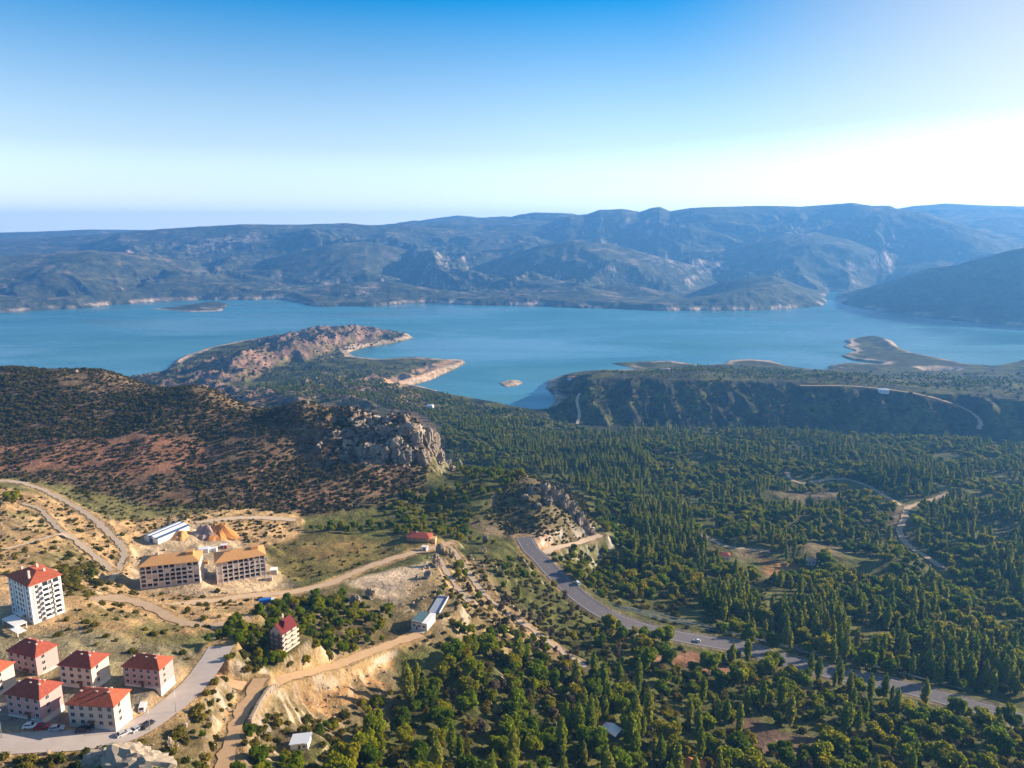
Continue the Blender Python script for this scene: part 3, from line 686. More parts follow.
# ------------------------------------------------------------------ the six red-roofed blocks of flats by the street
def make_house(wallm, roofm, w, d, storeys=3):
    t = thing('apartment_house', None, None); hx, hy = w / 2, d / 2; fh = 2.5; wh = .7 + storeys * fh
    m = MB(); m.box(-hx, hx, -hy, hy, -3, wh)
    m.build('wall', wallm, t)
    m = MB(); m.box(-hx - .05, hx + .05, -hy - .05, hy + .05, -3, .65); m.build('plinth', M_CONC, t)
    m = MB(); hip_roof(m, hx, hy, wh + .002, 3.3, max(hx - hy * .95, 1.2)); rf = m.build('roof', roofm, t)
    for cx, cy in ((-hx * .62, -1.1), (-hx * .3, 1.0), (hx * .05, -.9), (hx * .28, .9), (hx * .55, -1.0), (hx * .5, 1.2)):
        c = MB(); c.box(cx - .3, cx + .3, cy - .24, cy + .24, wh + .6, wh + 2.9); c.box(cx - .38, cx + .38, cy - .32, cy + .32, wh + 2.9, wh + 3.03); c.build('chimney', M_CHIM, rf)
    m = MB(); m.tube((-hx * .1, .2, wh + 2.4), (-hx * .1, .2, wh + 4.1), .05, n=6); m.tube((-hx * .1 - .5, .2, wh + 3.8), (-hx * .1 + .5, .2, wh + 3.8), .03, n=5); m.build('antenna', M_METAL, rf)
    n = max(4, round(w / 3.3)); first = None
    for k in range(storeys):
        for i in range(n):
            x = -hx + (i + .5) * w / n; z = .7 + k * fh + 1.4
            if k == 0 and i == n // 2:
                dd = MB(); dd.box(x - .65, x + .65, -hy - .09, -hy + .02, .05, 2.4); dd.box(x - 1.1, x + 1.1, -hy - 1.2, -hy + .02, 2.55, 2.7); dd.build('door', M_WOOD, t); continue
            if first is None: first = window_part('window', 1.25, 1.3, t, (x, -hy, z))
            else: child(first, t, (x, -hy, z))
        child(first, t, (hx, -hy * .35,   .7 + k * fh + 1.4), R(90)); child(first, t, (-hx, 0,   .7 + k * fh + 1.4), R(-90))
    return t
HL = dict(
    house_a=('pink apartment house with dark red roof right behind the parked red car', M_PINKW, M_TILE_D),
    house_b=('cream three-storey apartment house with red roof in the front row, nearest the pale boulder', M_CREAM, M_TILE),
    house_c=('cream apartment house with dark red roof, middle one of the back row of houses', M_CREAM, M_TILE_D),
    house_d=('pink apartment house with bright red roof at the street bend, rightmost of the row', M_PINKW, M_TILE),
    house_e=('pink apartment house with dark red roof right below the tall white tower block', M_PINKW, M_TILE_D),
    house_f=('house cut by the left photo edge, only its sunlit cream side showing', M_CREAM, M_TILE))
for k, (lab, wm_, rm_) in HL.items():
    s_ = SITE[k]; h = make_house(wm_, rm_, s_['w'], s_['d']); h.location = s_['loc']; h.rotation_euler = (0, 0, s_['yaw']); h.scale = (.85,) * 3 if k == 'house_d' else (.94, .94, .92); tag(h, lab, 'house', 'red-roofed apartment houses by the street')

# ------------------------------------------------------------------ white tower block
s_ = SITE['tower']; t = thing('tower_block', 'tall white tower block with orange-red roof and balconies, beyond the red-roofed houses', 'building', s_['loc'], s_['yaw'])
TW, TD = s_['w'] - 1.0, s_['d'] + 1.0
t.location = Vector(s_['loc']) + Matrix.Rotation(s_['yaw'], 3, 'Z') @ Vector((0, .5, 0))
t.scale = (.88, .9, .92); hx, hy, fh, NS = TW / 2, TD / 2, 2.4, 7; wh = NS * fh + .9
m = MB(); m.box(-hx, hx, -hy, hy, -5, wh); m.build('wall', M_WHITE, t)
m = MB(); hip_roof(m, hx, hy, wh + .002, 2.9, 3.5, .7, .3); rf = m.build('roof', M_TILE, t)
for cx, cy in ((-6, -2), (-3, 3), (1.5, -2.6), (4.5, 2.5), (5, -4)):
    c = MB(); c.box(cx - .5, cx + .5, cy - .4, cy + .4, wh + .8, wh + 3.6); c.build('chimney', M_CHIM, rf)
for x in (-hx * .55, hx * .5):
    c = MB(); c.box(x - .6, x + .6, -hy - .06, -hy + .02, .2, wh - .4); c.build('grey_band', M_GREYST, t)
for y in (-hy * .78, -hy * .35):
    c = MB(); c.box(hx - .02, hx + .06, y - .5, y + .5, .2, wh - .4); c.build('grey_band', M_GREYST, t)
first = bal = None
for k in range(NS):
    z = .5 + k * fh + 1.6
    for x in (-hx * .8, -hx * .3, 0, hx * .25, hx * .78):
        if first is None: first = window_part('window', 1.3, 1.4, t, (x, -hy, z))
        else: child(first, t, (x, -hy, z))
    for y in (-hy * .56, hy * .3): child(first, t, (hx, y, z), R(90))
    for y in (-hy * .02, hy * .66):
        if bal is None:
            b_ = MB(); b_.box(-1.7, 1.7, -1.35, .02, 0, .16); b_.box(-1.7, 1.7, -1.35, -1.25, .16, 1.05); b_.box(-1.7, -1.6, -1.25, .02, .16, 1.05); b_.box(1.6, 1.7, -1.25, .02, .16, 1.05)
            bal = b_.build('balcony', M_WHITE, t, (hx, y, z - 1.5)); bal.rotation_euler = (0, 0, R(90))
            d_ = MB(); d_.box(-1.1, 1.1, -.05, .02, .17, 2.35); d_.build('balcony_door', M_GLASS, bal)
        else: child(bal, t, (hx, y, z - 1.5), R(90))
m = MB(); m.box(-hx * .2, hx * .3, -hy - 2.4, -hy + .02, 2.9, 3.15); m.box(-hx * .19, -hx * .15, -hy - 2.3, -hy - 2.1, -1, 2.9); m.box(hx * .25, hx * .29, -hy - 2.3, -hy - 2.1, -1, 2.9); m.build('porch', M_WHITE, t)
p0 = hit(17, 628); tl = thing('canopy_shelter', 'low white slab-roofed shelter at the foot of the white tower', 'shelter', p0, s_['yaw'])
m = MB(); m.box(-7, 4, -2.2, 2.2, 2.5, 2.75); m.box(2, 9, -3.6, -.4, 1.9, 2.1); m.build('roof_slab', M_WHITE, tl)
for x, y in ((-6.7, -2), (3.5, -2), (-6.7, 2), (3.5, 2), (8.6, -3.4)):
    m = MB(); m.box(x - .15, x + .15, y - .15, y + .15, -1.5, 2.5 if x < 5 else 1.9); m.build('post', M_CONC, tl)

# ------------------------------------------------------------------ two concrete shells under construction
def make_shell(lab, w, d, storeys, brick_cols, roofm, seed):
    rr = random.Random(seed); t = thing('unfinished_building', lab, 'building', group='unfinished concrete buildings'); hx, hy = w / 2, d / 2; fh = 2.75; wh = storeys * fh
    m = MB(); m.box(-hx + 2.2, hx - 2.2, -hy + 2.2, hy - 2.2, -3, wh - .05); m.build('interior_shade', M_DARK, t)  # near-black block standing in for the shade inside the open storeys
    for k in range(storeys + 1):
        m = MB(); e = .35 if k in (0, storeys) else .12; z = k * fh; m.box(-hx - e, hx + e, -hy - e, hy + e, z - .42, z - .1); m.build('floor_slab', M_CONC, t)
    m = MB(); m.box(-hx - .2, hx + .2, -hy - .2, hy + .2, -4, -.425); m.build('foundation', M_CONC, t)
    n = round(w / 3.2); col = None
    for i in range(n + 1):
        for y in (-hy, hy):
            x = -hx + i * w / n
            if col is None:
                c = MB(); c.box(-.3, .3, -.3, .3, -.1, wh - .42); col = c.build('column', M_CONC, t, (x, y * .985, 0))
            else: child(col, t, (x, y * .985, 0))
    for j in range(1, 4):
        for x in (-hx, hx): child(col, t, (x * .99, -hy + j * d / 4, 0))
    for k in range(storeys):
        m = MB(); z = k * fh
        for i in range(n):
            x0 = -hx + i * w / n + .3; x1 = -hx + (i + 1) * w / n - .3
            if i in brick_cols or rr.random() < .05: m.box(x0, x1, -hy + .12, -hy + .32, z - .1, z + fh - .42)
            else:
                m.box(x0, x1, -hy + .1, -hy + .3, z - .1, z + .45)
                if rr.random() < .22: m.box(x0, x0 + .7, -hy + .1, -hy + .3, z + 1.0, z + fh - .42)
                if rr.random() < .2: m.box(x1 - .6, x1, -hy + .1, -hy + .3, z + 1.0, z + fh - .42)
        for j in range(4):
            y0 = -hy + j * d / 4 + .3; y1 = -hy + (j + 1) * d / 4 - .3
            for x in (hx - .3, -hx + .1):
                if rr.random() < .6: m.box(x, x + .2, y0, y1, z - .1, z + fh - .42)
                else: m.box(x, x + .2, y0, y1, z - .1, z + 1.0)
        m.build('infill_wall', M_CONC if k % 2 else M_BLOCK, t)
    m = MB(); hip_roof(m, hx, hy, wh - .095, 3.2, hx - 6.0, .9, .25); rf = m.build('roof', roofm, t)
    m = MB(); m.box(hx - 7.5, hx - 3.2, -2.4, 2.4, wh + 1.2, wh + 4.2); m.build('stair_tower', M_PLY, rf)
    m = MB(); m.box(-hx + 8, -hx + 9.3, -.6, .6, wh + 3, wh + 5.0); m.build('vent_shaft', M_BLOCK, rf)
    return t
for k, lab, bc, sd_ in (('shell_a', 'unfinished grey concrete block with long ribbon openings and ochre roof, left of the pair', (), 1),
                        ('shell_b', 'unfinished grey concrete block with square window holes and ochre roof, beside the meadow', (0,), 2)):
    s_ = SITE[k]; h = make_shell(lab, s_['w'], s_['d'], 5, bc, M_PLY, sd_); h.location = Vector(s_['loc']) + Vector((0, 0, .5)); h.rotation_euler = (0, 0, s_['yaw'] + R(7)); h.scale = (.95, .95, .92)

# ------------------------------------------------------------------ shed with striped roof
s_ = SITE['shed']; t = thing('long_shed', 'long low shed with blue and white striped sheet roof behind the unfinished buildings', 'shed', s_['loc'], s_['yaw'] + R(-12)); hx, hy = s_['w'] / 2, s_['d'] / 2
m = MB(); m.box(-hx, hx, -hy, hy, -2, 3.6); m.build('wall', M_WHITE, t)
for i in range(5):
    x0 = -hx - .3 + i * (2 * hx + .6) / 5; x1 = x0 + (2 * hx + .6) / 5 - .02; e = .35 if i % 2 else 0
    q_ = lambda x: 3.602 + (hx + .3 - abs(x)) * .16 + e
    m = MB(); m.prism([(x0, 3.602), (x1, 3.602), (x1, q_(x1) + .15), (x0, q_(x0) + .15)], -hy - .4, hy + .4); m.build('roof_panel', M_BSHEET if i % 2 == 0 else M_WSHEET, t, label='dark blue roof panel' if i % 2 == 0 else 'white roof panel')
m = MB(); m.box(-1.6, 1.6, -hy - .07, -hy + .02, 0, 2.9); m.build('door', M_BSHEET, t)

# ------------------------------------------------------------------ chalet with maroon roof
s_ = SITE['chalet']; t = thing('chalet', 'tall narrow house with steep maroon roof and pale balconies above the dirt road', 'house', s_['loc'], s_['yaw']); t.scale = (.80, .80, .74); hx, hy = s_['w'] / 2, s_['d'] / 2; wh = 11.0
m = MB(); m.box(-hx, hx, -hy, hy, -5, wh); m.build('wall', M_BLOCK, t)
def gable(mb, x0, x1, y0, y1, z, h, ov=.5, th=.2):
    xm = (x0 + x1) / 2
    mb.prism([(x0 - ov, z - .1), (xm, z + h), (x1 + ov, z - .1), (x1 + ov, z - .1 + th), (xm, z + h + th), (x0 - ov, z - .1 + th)], y0 - ov, y1 + ov)
m = MB(); m.prism([(-hx + .02, wh - .05), (hx - .02, wh - .05), (0, wh + 4.9)], -hy + .05, hy - .05); m.build('gable_wall', M_BLOCK, t)
m = MB(); gable(m, -hx, hx, -hy, hy, wh + .02, 5.0); rf = m.build('roof', M_MAROON, t)
m = MB(); m.prism([(-2.2, wh + .3), (2.2, wh + .3), (0, wh + 5.6)], -1.9, 1.9); dm = m.build('dormer', M_MAROON, rf); dm.rotation_euler = (0, 0, R(90)); dm.location = (1.0, -1.5, 0)
m = MB(); m.box(-2.2, -1.5, 1.5, 2.2, wh + 2, wh + 7); m.build('chimney', M_CHIM, rf)
for k in range(4):
    z = k * 2.75 + .3
    m = MB(); m.box(hx - .02, hx + 1.2, -hy - .3, hy + .3, z, z + .2); m.box(hx + 1.1, hx + 1.2, -hy - .3, hy + .3, z + .2, z + 1.15); m.box(hx, hx + 1.1, -hy - .3, -hy - .2, z + .2, z + 1.15); m.build('balcony', M_CREAM, t)
    for y in (-hy * .55, hy * .3): w_ = window_part('window', 1.3, 1.6, t, (hx, y, z + 1.5), R(90))
    for x in (-hx * .45, hx * .45): window_part('window', 1.2, 1.5, t, (x, -hy, z + 1.5))
    m = MB(); m.box(-hx - .1, hx + .1, -hy - .9, -hy + .02, z, z + .16); m.box(-hx - .1, hx + .1, -hy - .9, -hy - .82, z + .16, z + 1.0); m.build('balcony', M_WOOD, t, label='dark wooden balcony')

# ------------------------------------------------------------------ flat-roofed block below the quarry, its slab, the kiosk, farm and huts
s_ = SITE['ruin']; t = thing('flat_roofed_house', 'flat-roofed house with teal roof deck at the upper end of the dirt road', 'house', s_['loc'], s_['yaw']); hx, hy = s_['w'] / 2, s_['d'] / 2
t.scale = (.9, .9, .8)
m = MB(); m.box(-hx, hx, -hy, hy, -4, 4.6); m.build('wall', M_CONC, t)
m = MB(); m.box(-hx - .3, hx * .35, -hy - .3, hy + .3, 4.602, 4.9); m.build('roof_deck', simple_mat('teal_deck', (.10, .17, .19), .8, .1, .2, .6), t)
m = MB(); m.box(hx * .35 + .01, hx + .2, -hy - .2, hy + .2, 4.602, 5.2); m.build('roof_deck', M_WHITE, t, label='white end of the roof deck')
m = MB(); m.box(-hx, hx * .3, -hy - .2, -hy, 4.9, 5.7); m.build('parapet', M_BLOCK, t)
m = MB(); m.box(-hx * .9, hx * .8, -hy - 3, -hy - .01, -3, .15); m.build('terrace', M_BLOCK, t)
for x in (-hx * .6, 0, hx * .6): window_part('window', 1.4, 1.3, t, (x, -hy, 2.7))
m = MB(); m.box(-hx * .4, -hx * .2, -hy - .06, -hy + .02, .16, 2.3); m.build('door', M_WOOD, t)
s_ = SITE['slab']; t = thing('concrete_platform', 'blue-grey paved platform just behind the flat-roofed house', 'platform', s_['loc'], s_['yaw']); hx, hy = s_['w'] / 2 + .3, s_['d'] / 2
m = MB(); m.box(-hx, hx, -hy, hy, -3, .5); m.build('deck', M_BLUEGREY, t)
m = MB(); m.box(hx - .15, hx + .1, -hy, hy, .5, 1.3); m.box(-hx, hx - .15, hy - .25, hy, .5, 1.3); m.build('parapet', M_CONC, t)
s_ = SITE['kiosk']; t = thing('kiosk', 'tiny white kiosk by the bend of the grey gravel road', 'kiosk', s_['loc'], s_['yaw'])
m = MB(); m.box(-1.8, 1.8, -1.5, 1.5, -1, 2.7); m.build('wall', M_WHITE, t)
m = MB(); m.box(-2.2, 2.2, -1.9, 1.9, 2.702, 2.95); m.build('roof', M_CONC, t); m = MB(); m.box(-.5, .5, -1.56, -1.49, 0, 2.1); m.build('door', M_GLASS, t)
s_ = SITE['farm']; t = thing('farmhouse', 'long low house with faded red roof and orange gable beyond the green meadow', 'house', s_['loc'], s_['yaw']); t.scale = (.82, .82, .8); hx, hy = s_['w'] / 2, s_['d'] / 2
m = MB(); m.box(-hx, hx, -hy, hy, -3, 3.3); m.build('wall', simple_mat('orange_wall', (.55, .28, .13), .9, .1, .15, .6), t)
m = MB(); hip_roof(m, hx, hy, 3.302, 2.6, hx - 3.5, .7); rf = m.build('roof', M_TILE_D, t)
m = MB(); m.box(-3, -2.2, -.5, .3, 4.5, 7); m.build('chimney', M_CHIM, rf)
m = MB(); m.box(hx - .02, hx + 5, -hy * .7, hy * .4, -3, 2.6); m.build('annex', simple_mat('ochre_wall', (.60, .36, .17), .9, .1, .15, .6), t)
for x in (-hx * .7, -hx * .25, hx * .25, hx * .7): window_part('window', 1.3, 1.2, t, (x, -hy, 1.7))
s_ = SITE['hut']; t = thing('shed', 'small shed with pale bluish sheet roof among bushes, below the orange earth cut', 'shed', s_['loc'], s_['yaw'] + R(12)); t.scale = (.85, .85, .8); hx, hy = 3.3, 2.8
m = MB(); m.box(-hx, hx, -hy, hy, -3, 2.7); m.build('wall', M_WHITE, t)
m = MB(); m.prism([(-hx - .5, 2.5), (hx + .5, 3.3), (hx + .5, 3.45), (-hx - .5, 2.65)], -hy - .4, hy + .4); m.build('roof', M_WSHEET, t)
m = MB(); m.box(-.5, .5, -hy - .06, -hy + .02, 0, 2.0); m.build('door', M_WOOD, t); window_part('window', .9, .8, t, (1.8, -hy, 1.5))
s_ = SITE['shack']; t = thing('shack', 'little white-roofed shack with a red lean-to among the trees below the main road', 'shack', s_['loc'], s_['yaw'] + R(-25)); hx, hy = 3.6, 2.6
m = MB(); m.box(-hx, hx, -hy, hy, -3, 2.6); m.build('wall', M_BSHEET, t)
m = MB(); m.prism([(-hx - .3, 2.602), (hx + .5, 2.602), (hx + .5, 2.8), (0, 3.7), (-hx - .3, 2.8)], -hy - .4, hy + .4); m.build('roof', M_WSHEET, t)
m = MB(); m.prism([(-hx - 2.4, 1.9), (-hx - .31, 2.5), (-hx - .31, 2.65), (-hx - 2.4, 2.05)], -hy, hy); m.build('lean_to', M_TILE, t)
m = MB(); m.box(-.5, .5, -hy - .06, -hy + .02, 0, 2.0); m.build('door', M_WOOD, t)
s_ = SITE['edge_house']; t = thing('cottage', 'cottage with orange roof at the bottom edge of the photo among trees', 'house', s_['loc'], s_['yaw'] + R(-20)); hx, hy = 3.6, 3.2
m = MB(); m.box(-hx, hx, -hy, hy, -3, 2.8); m.build('wall', M_WHITE, t); m = MB(); hip_roof(m, hx, hy, 2.802, 1.8, .8); m.build('roof', M_TILE_O, t)
m = MB(); m.box(-.5, .5, -hy - .06, -hy + .02, 0, 2.0); m.build('door', M_WOOD, t); window_part('window', 1, 1, t, (2, -hy, 1.5))

# distant cottages in the green slope
def cottage(px, py, w, d, h, lab, roofm, wallm=M_WHITE, yaw=-.2, grp='small houses in the wooded slope'):
    p = hit(px, py); t = thing('cottage', lab, 'house', p, yaw, grp)
    m = MB(); m.box(-w / 2, w / 2, -d / 2, d / 2, -3, h); m.build('wall', wallm, t); m = MB(); hip_roof(m, w / 2, d / 2, h + .002, h * .5, w / 4); m.build('roof', roofm, t)
    m = MB(); m.box(-.6, .6, -d / 2 - .08, -d / 2 + .02, 0, 2.2); m.build('door', M_WOOD, t)
    for x in (-w * .3, w * .3): window_part('window', 1.3, 1.2, t, (x, -d / 2, 1.8))
    PADS[lab] = (p.x, p.y, p.z, w * .8); return t
cottage(430, 408, 14, 9, 5, 'white house alone in the woods between the limestone cliff and the inlet', M_WSHEET)
cottage(571, 379, 16, 11, 5, 'pale building at the tip of the dark bluff over the inlet', M_TILE_O)
cottage(724, 559, 9, 7, 4, 'cottage with red roof beside the bare orange field in the valley woods', M_TILE_D)
cottage(809, 563, 9, 7, 3.5, 'pale cottage right of the bare orange field in the valley woods', M_PLYD)
cottage(665, 371, 26, 14, 6, 'pale low building on the brown spit of the lake', M_PLYD, M_CREAM)
cottage(883, 392, 20, 11, 5, 'white building beside the road on top of the bluff', M_WSHEET)
p = hit(593, 533); t = thing('pillar_shrine', 'small white block-shaped monument at the far end of the pale dirt spur', 'monument', p, .1)
m = MB(); m.box(-1.4, 1.4, -1.1, 1.1, -1, 1.1); m.build('plinth', M_CONC, t); m = MB(); m.box(-.9, .9, -.7, .7, 1.1, 4.4); m.box(-1.1, 1.1, -.9, .9, 4.4, 4.8); m.build('pillar', M_WHITE, t)
# ------------------------------------------------------------------ cars
M_TYRE = simple_mat('tyre_rubber', (.02, .02, .02), .9, .1, .1, 3)
M_RIM = simple_mat('wheel_rim', (.5, .5, .5), .35, .5, .05, 3, metallic=.8)
M_LAMP = simple_mat('headlight', (.75, .75, .72), .2, .5, .02, 3)
def car_paint(name, c): return simple_mat(name, c, .28, .5, .04, 2)
def loft(mb, secs):
    """skin a row of closed sections with the same number of points"""
    n = len(secs[0]); b = len(mb.v)
    for s in secs: mb.v += [tuple(p) for p in s]
    for i in range(len(secs) - 1):
        for k in range(n): mb.f.append((b + i * n + k, b + i * n + (k + 1) % n, b + (i + 1) * n + (k + 1) % n, b + (i + 1) * n + k)); mb.sm.append(False)
    mb.f.append(tuple(b + k for k in reversed(range(n)))); mb.f.append(tuple(b + (len(secs) - 1) * n + k for k in range(n))); mb.sm += [False, False]
def make_car(paint, van=False):
    t = thing('parked_car', None, None); m = MB(); W_ = .86
    prof = [(-2.1, .35, .75), (-2.05, .3, .92), (-1.3, .25, .98), (1.0, .25, .95), (1.9, .3, .78), (2.1, .36, .62)] if not van else [(-2.4, .35, 1.0), (-2.35, .3, 1.15), (0, .25, 1.15), (1.5, .25, 1.12), (2.2, .3, .95), (2.4, .36, .7)]
    loft(m, [[(x, -W_, z0), (x, W_, z0), (x, W_, (z0 + z1) / 2 + .1), (x, W_ * .93, z1), (x, -W_ * .93, z1), (x, -W_, (z0 + z1) / 2 + .1)] for x, z0, z1 in prof]); m.build('body', paint, t)
    cb = [(-1.75, .9, .93), (-1.25, .72, 1.42), (.2, .72, 1.45), (.95, .82, .96)] if not van else [(-2.36, .84, 1.14), (-2.3, .80, 2.0), (1.0, .80, 2.0), (1.75, .84, 1.13)]
    g_ = MB(); loft(g_, [[(x, -w + .03, (.9 if not van else 1.1)), (x, w - .03, (.9 if not van else 1.1)), (x, w - .03, z - .03), (x, -w + .03, z - .03)] for x, w, z in cb]); g_.build('windows', M_GLASS, t)
    rp = MB(); z = 1.45 if not van else 2.0
    x0, x1 = (-1.3, .25) if not van else (-2.3, 1.0); rp.box(x0, x1, -.72 if not van else -.8, .72 if not van else .8, z - .04, z + .03)
    for x, xx in ((x0 - .35, x0), (x1 + (.6 if not van else .6), x1)):
        for y in (-.76, .76): rp.tube((x, y * 1.06, .95 if not van else 1.14), (xx, y, z - .02), .05, n=4)
    if van: rp.box(-2.3, .3, -.83, .83, 1.12, 2.0)
    rp.build('roof', paint, t)
    for x in (-1.3, 1.3):
        for y in (-.8, .8):
            w_ = MB(); w_.tube((0, -.1, 0), (0, .1, 0), .32, n=12); o = w_.build('wheel', M_TYRE, t, (x, y, .32))
            r_ = MB(); r_.tube((0, -.11, 0), (0, .11, 0), .19, n=10); r_.build('rim', M_RIM, o)
    for y in (-.6, .6):
        l_ = MB(); l_.box(2.02, 2.12, y - .16, y + .16, .52, .66) if not van else l_.box(2.32, 2.42, y - .16, y + .16, .6, .75); l_.build('headlight', M_LAMP, t)
    return t
def road_dir(key, px, py):
    p = hit(px, py); r = ROADS[key]; k = int(np.argmin(np.hypot(r['x'] - p.x, r['y'] - p.y))); a, b = max(0, k - 2), min(len(r['x']) - 1, k + 2)
    return math.atan2(r['y'][b] - r['y'][a], r['x'][b] - r['x'][a]), r['z'][k]
PW, PR, PK, PS = car_paint('white_paint', (.80, .80, .78)), car_paint('red_paint', (.42, .03, .03)), car_paint('black_paint', (.02, .02, .025)), car_paint('silver_paint', (.45, .46, .48))
CARS = [(31, 727.5, PW, 0, 'white car parked in the street, tail to tail with the red car'), (42, 728.5, PR, 0, 'red car parked in the street before the pink house'),
        (57, 730, PS, 0, 'silver car parked in the shade in the gap between the two front houses'), (84, 731.5, PK, 0, 'black car parked in front of the cream front house'),
        (143, 709, PW, 1, 'white van parked on the pad beside the street, near the lamp post'), (138, 730, PS, 0, 'silver car parked at the street edge just behind the boulder'),
        (148, 727, PK, 0, 'black car parked under the street lamp on the lower side of the street'), (124, 735, PS, 0, 'dark grey car on the lower street edge, closest to the boulder')]
for px, py, pm, van, lab in CARS:
    yw, z = road_dir('street', px, py); p = hit(px, py); c = make_car(pm, bool(van)); d = road_dist(np.array([p.x]), np.array([p.y]), ['street'])[0]
    zz = max(float(H(p.x, p.y)), z + .16 if d < .5 else -1e9)
    c.location = (p.x, p.y, zz + .02); c.rotation_euler = (0, 0, yw + (.5 if van else random.uniform(-.05, .05))); tag(c, lab, 'van' if van else 'car', 'vehicles parked along the street')
    if van: c.name = 'parked_van'
for px, py, pm, lab in ((697, 642, PW, 'small white car driving on the main road near its middle stretch'), (884, 688, PS, 'silver car driving on the main road toward the right edge')):
    yw, z = road_dir('main', px, py); p = hit(px, py); c = make_car(pm); c.location = (p.x, p.y, z + .15); c.rotation_euler = (0, 0, yw); tag(c, lab, 'car', 'cars on the main road'); c.name = 'driving_car'
p = hit(577.5, 584); c = make_car(PW, True); c.location = p; c.rotation_euler = (0, 0, 2.0); tag(c, 'white van standing on the grassy verge of the main road bend', 'van'); c.name = 'parked_van'
# blue lorry on the gravel road
p = hit(268, 604); t = thing('lorry', 'blue lorry standing on the gravel road right of the unfinished buildings', 'lorry', p, .35)
m = MB(); m.box(-4.2, 1.5, -1.2, 1.2, 1.2, 3.1); m.build('cargo_box', car_paint('blue_paint', (.03, .14, .50)), t)
m = MB(); m.prism([(1.6, .7), (3.5, .7), (3.5, 1.6), (3.1, 2.6), (1.6, 2.6)], -1.15, 1.15); cab = m.build('cab', PW, t)
m = MB(); m.box(3.2, 3.46, -1.0, 1.0, 1.65, 2.3); m.build('windscreen', M_GLASS, cab); m = MB(); m.box(-4.2, 3.4, -.5, .5, .7, 1.195); m.build('chassis', M_DARK, t)
for x in (-3.2, -2.1, 2.5):
    for y in (-1.0, 1.0): w_ = MB(); w_.tube((0, -.18, 0), (0, .18, 0), .5, n=12); w_.build('wheel', M_TYRE, t, (x, y, .5))

# ------------------------------------------------------------------ street lamps and guard rail
def make_lamp():
    t = thing('street_lamp', None, None); m = MB(); m.tube((0, 0, -.5), (0, 0, 7.5), .11, .06, 8); m.tube((0, 0, 7.5), (1.4, 0, 7.9), .05, .04, 6); m.build('pole', M_METAL, t)
    m = MB(); m.box(1.2, 2.0, -.14, .14, 7.86, 7.98); m.build('lamp_head', M_GREYST, t); return t
lp = None
for px, py, lab in ((150, 730, 'thin grey street lamp on the lower edge of the street beside parked cars'), (176, 712, 'thin grey street lamp farther up the street, past the house on the bend'),
                    (2, 738, 'thin grey street lamp at the left end of the street')):
    p = hit(px, py); lp_ = make_lamp() if lp is None else dup(lp, p, 0); lp = lp or lp_; lp_.location = p; lp_.rotation_euler = (0, 0, 1.9); tag(lp_, lab, 'street lamp', 'street lamps')
r = ROADS['main']; x, y, z = r['x'], r['y'], r['z']; dx, dy = np.gradient(x), np.gradient(y); l = np.hypot(dx, dy); nx, ny = dy / l, -dx / l
t = thing('guard_rail', 'long low metal guard rail along the valley side of the main road', 'guard rail', (x[10], y[10], z[10]))
m = MB(); off = 7.0 if (nx[10] * x[10] + ny[10] * y[10]) > 0 else -7.0
PP = [Vector((x[i] + nx[i] * off - x[10], y[i] + ny[i] * off - y[10], z[i] - z[10])) for i in range(10, len(x) - 12)]
for a, b in zip(PP, PP[1:]): m.tube(a + Vector((0, 0, .75)), b + Vector((0, 0, .75)), .10, n=4, caps=False)
m.build('rail', M_METAL, t)
for a in PP[:300:6][:90]:
    m = MB(); m.tube((0, 0, -.4), (0, 0, .8), .07, n=5); m.build('post', M_METAL, t, a) if a is PP[0] else None
    if a is PP[0]: pst = t.children[-1]
    else: child(pst, t, a)

# ------------------------------------------------------------------ rocks
def rock_mesh(name, sx, sy, sz, seed, sub=4, rough=.34, m=None):
    bm = bmesh.new(); bmesh.ops.create_icosphere(bm, subdivisions=sub, radius=1)
    co = np.array([v.co for v in bm.verts]); o = seed * 7.31; rr = np.random.default_rng(seed)
    pn = rr.normal(size=(15, 3)) * (1, 1, .45); pn /= np.linalg.norm(pn, axis=1)[:, None]; ph = rr.uniform(.62, .98, 15)
    dt = co @ pn.T; rad = np.where(dt > .08, ph / np.maximum(dt, .08), 9).min(1)      # cleaved faces
    n = fbm(co[:, 0] + co[:, 2] * .8 + o, co[:, 1] - co[:, 2] * .6 + o, .6, 4, .6, seed=seed); q = ridged(co[:, 0] * 1.6 + o + co[:, 2] * .3, co[:, 1] * 1.6 - o + co[:, 2] * .2, .5, 4, .55, seed=seed)
    co = co * (np.clip(rad, .5, 1.15) + rough * .45 * n - (.17 if m else .30) * (1 - q))[:, None]
    co *= (sx, sy, sz)
    for v, c in zip(bm.verts, co): v.co = c
    me = bpy.data.meshes.new(name); bm.to_mesh(me); bm.free(); me.materials.append(m or M_ROCKM)
    return me
def rock(name, lab, px, py, size, seed, yaw=0, group=None, sink=.25, cat='rock', m=None):
    p = hit(px, py); o = link(name, rock_mesh(name, *size, seed, m=m)); o.location = p + Vector((0, 0, size[2] * (1 - 2 * sink) * .8)); o.rotation_euler = (0, 0, yaw)
    return tag(o, lab, cat, group)
rock('boulder', 'big pale limestone boulder below the street, right of the lowest row of houses', 133, 777, (13.0, 8, 6.6), 6, .15, None, .2, 'rock', M_PALEROCK)
rock('boulder', 'smaller pale rock leaning against the left of the big boulder', 101, 773, (6, 4.5, 4.2), 5, .4, None, .2, 'rock', M_PALEROCK)
rock('boulder', 'small upright rock a few metres right of the big boulder', 171, 752, (1.8, 1.6, 3.2), 8, .4, None, .2)
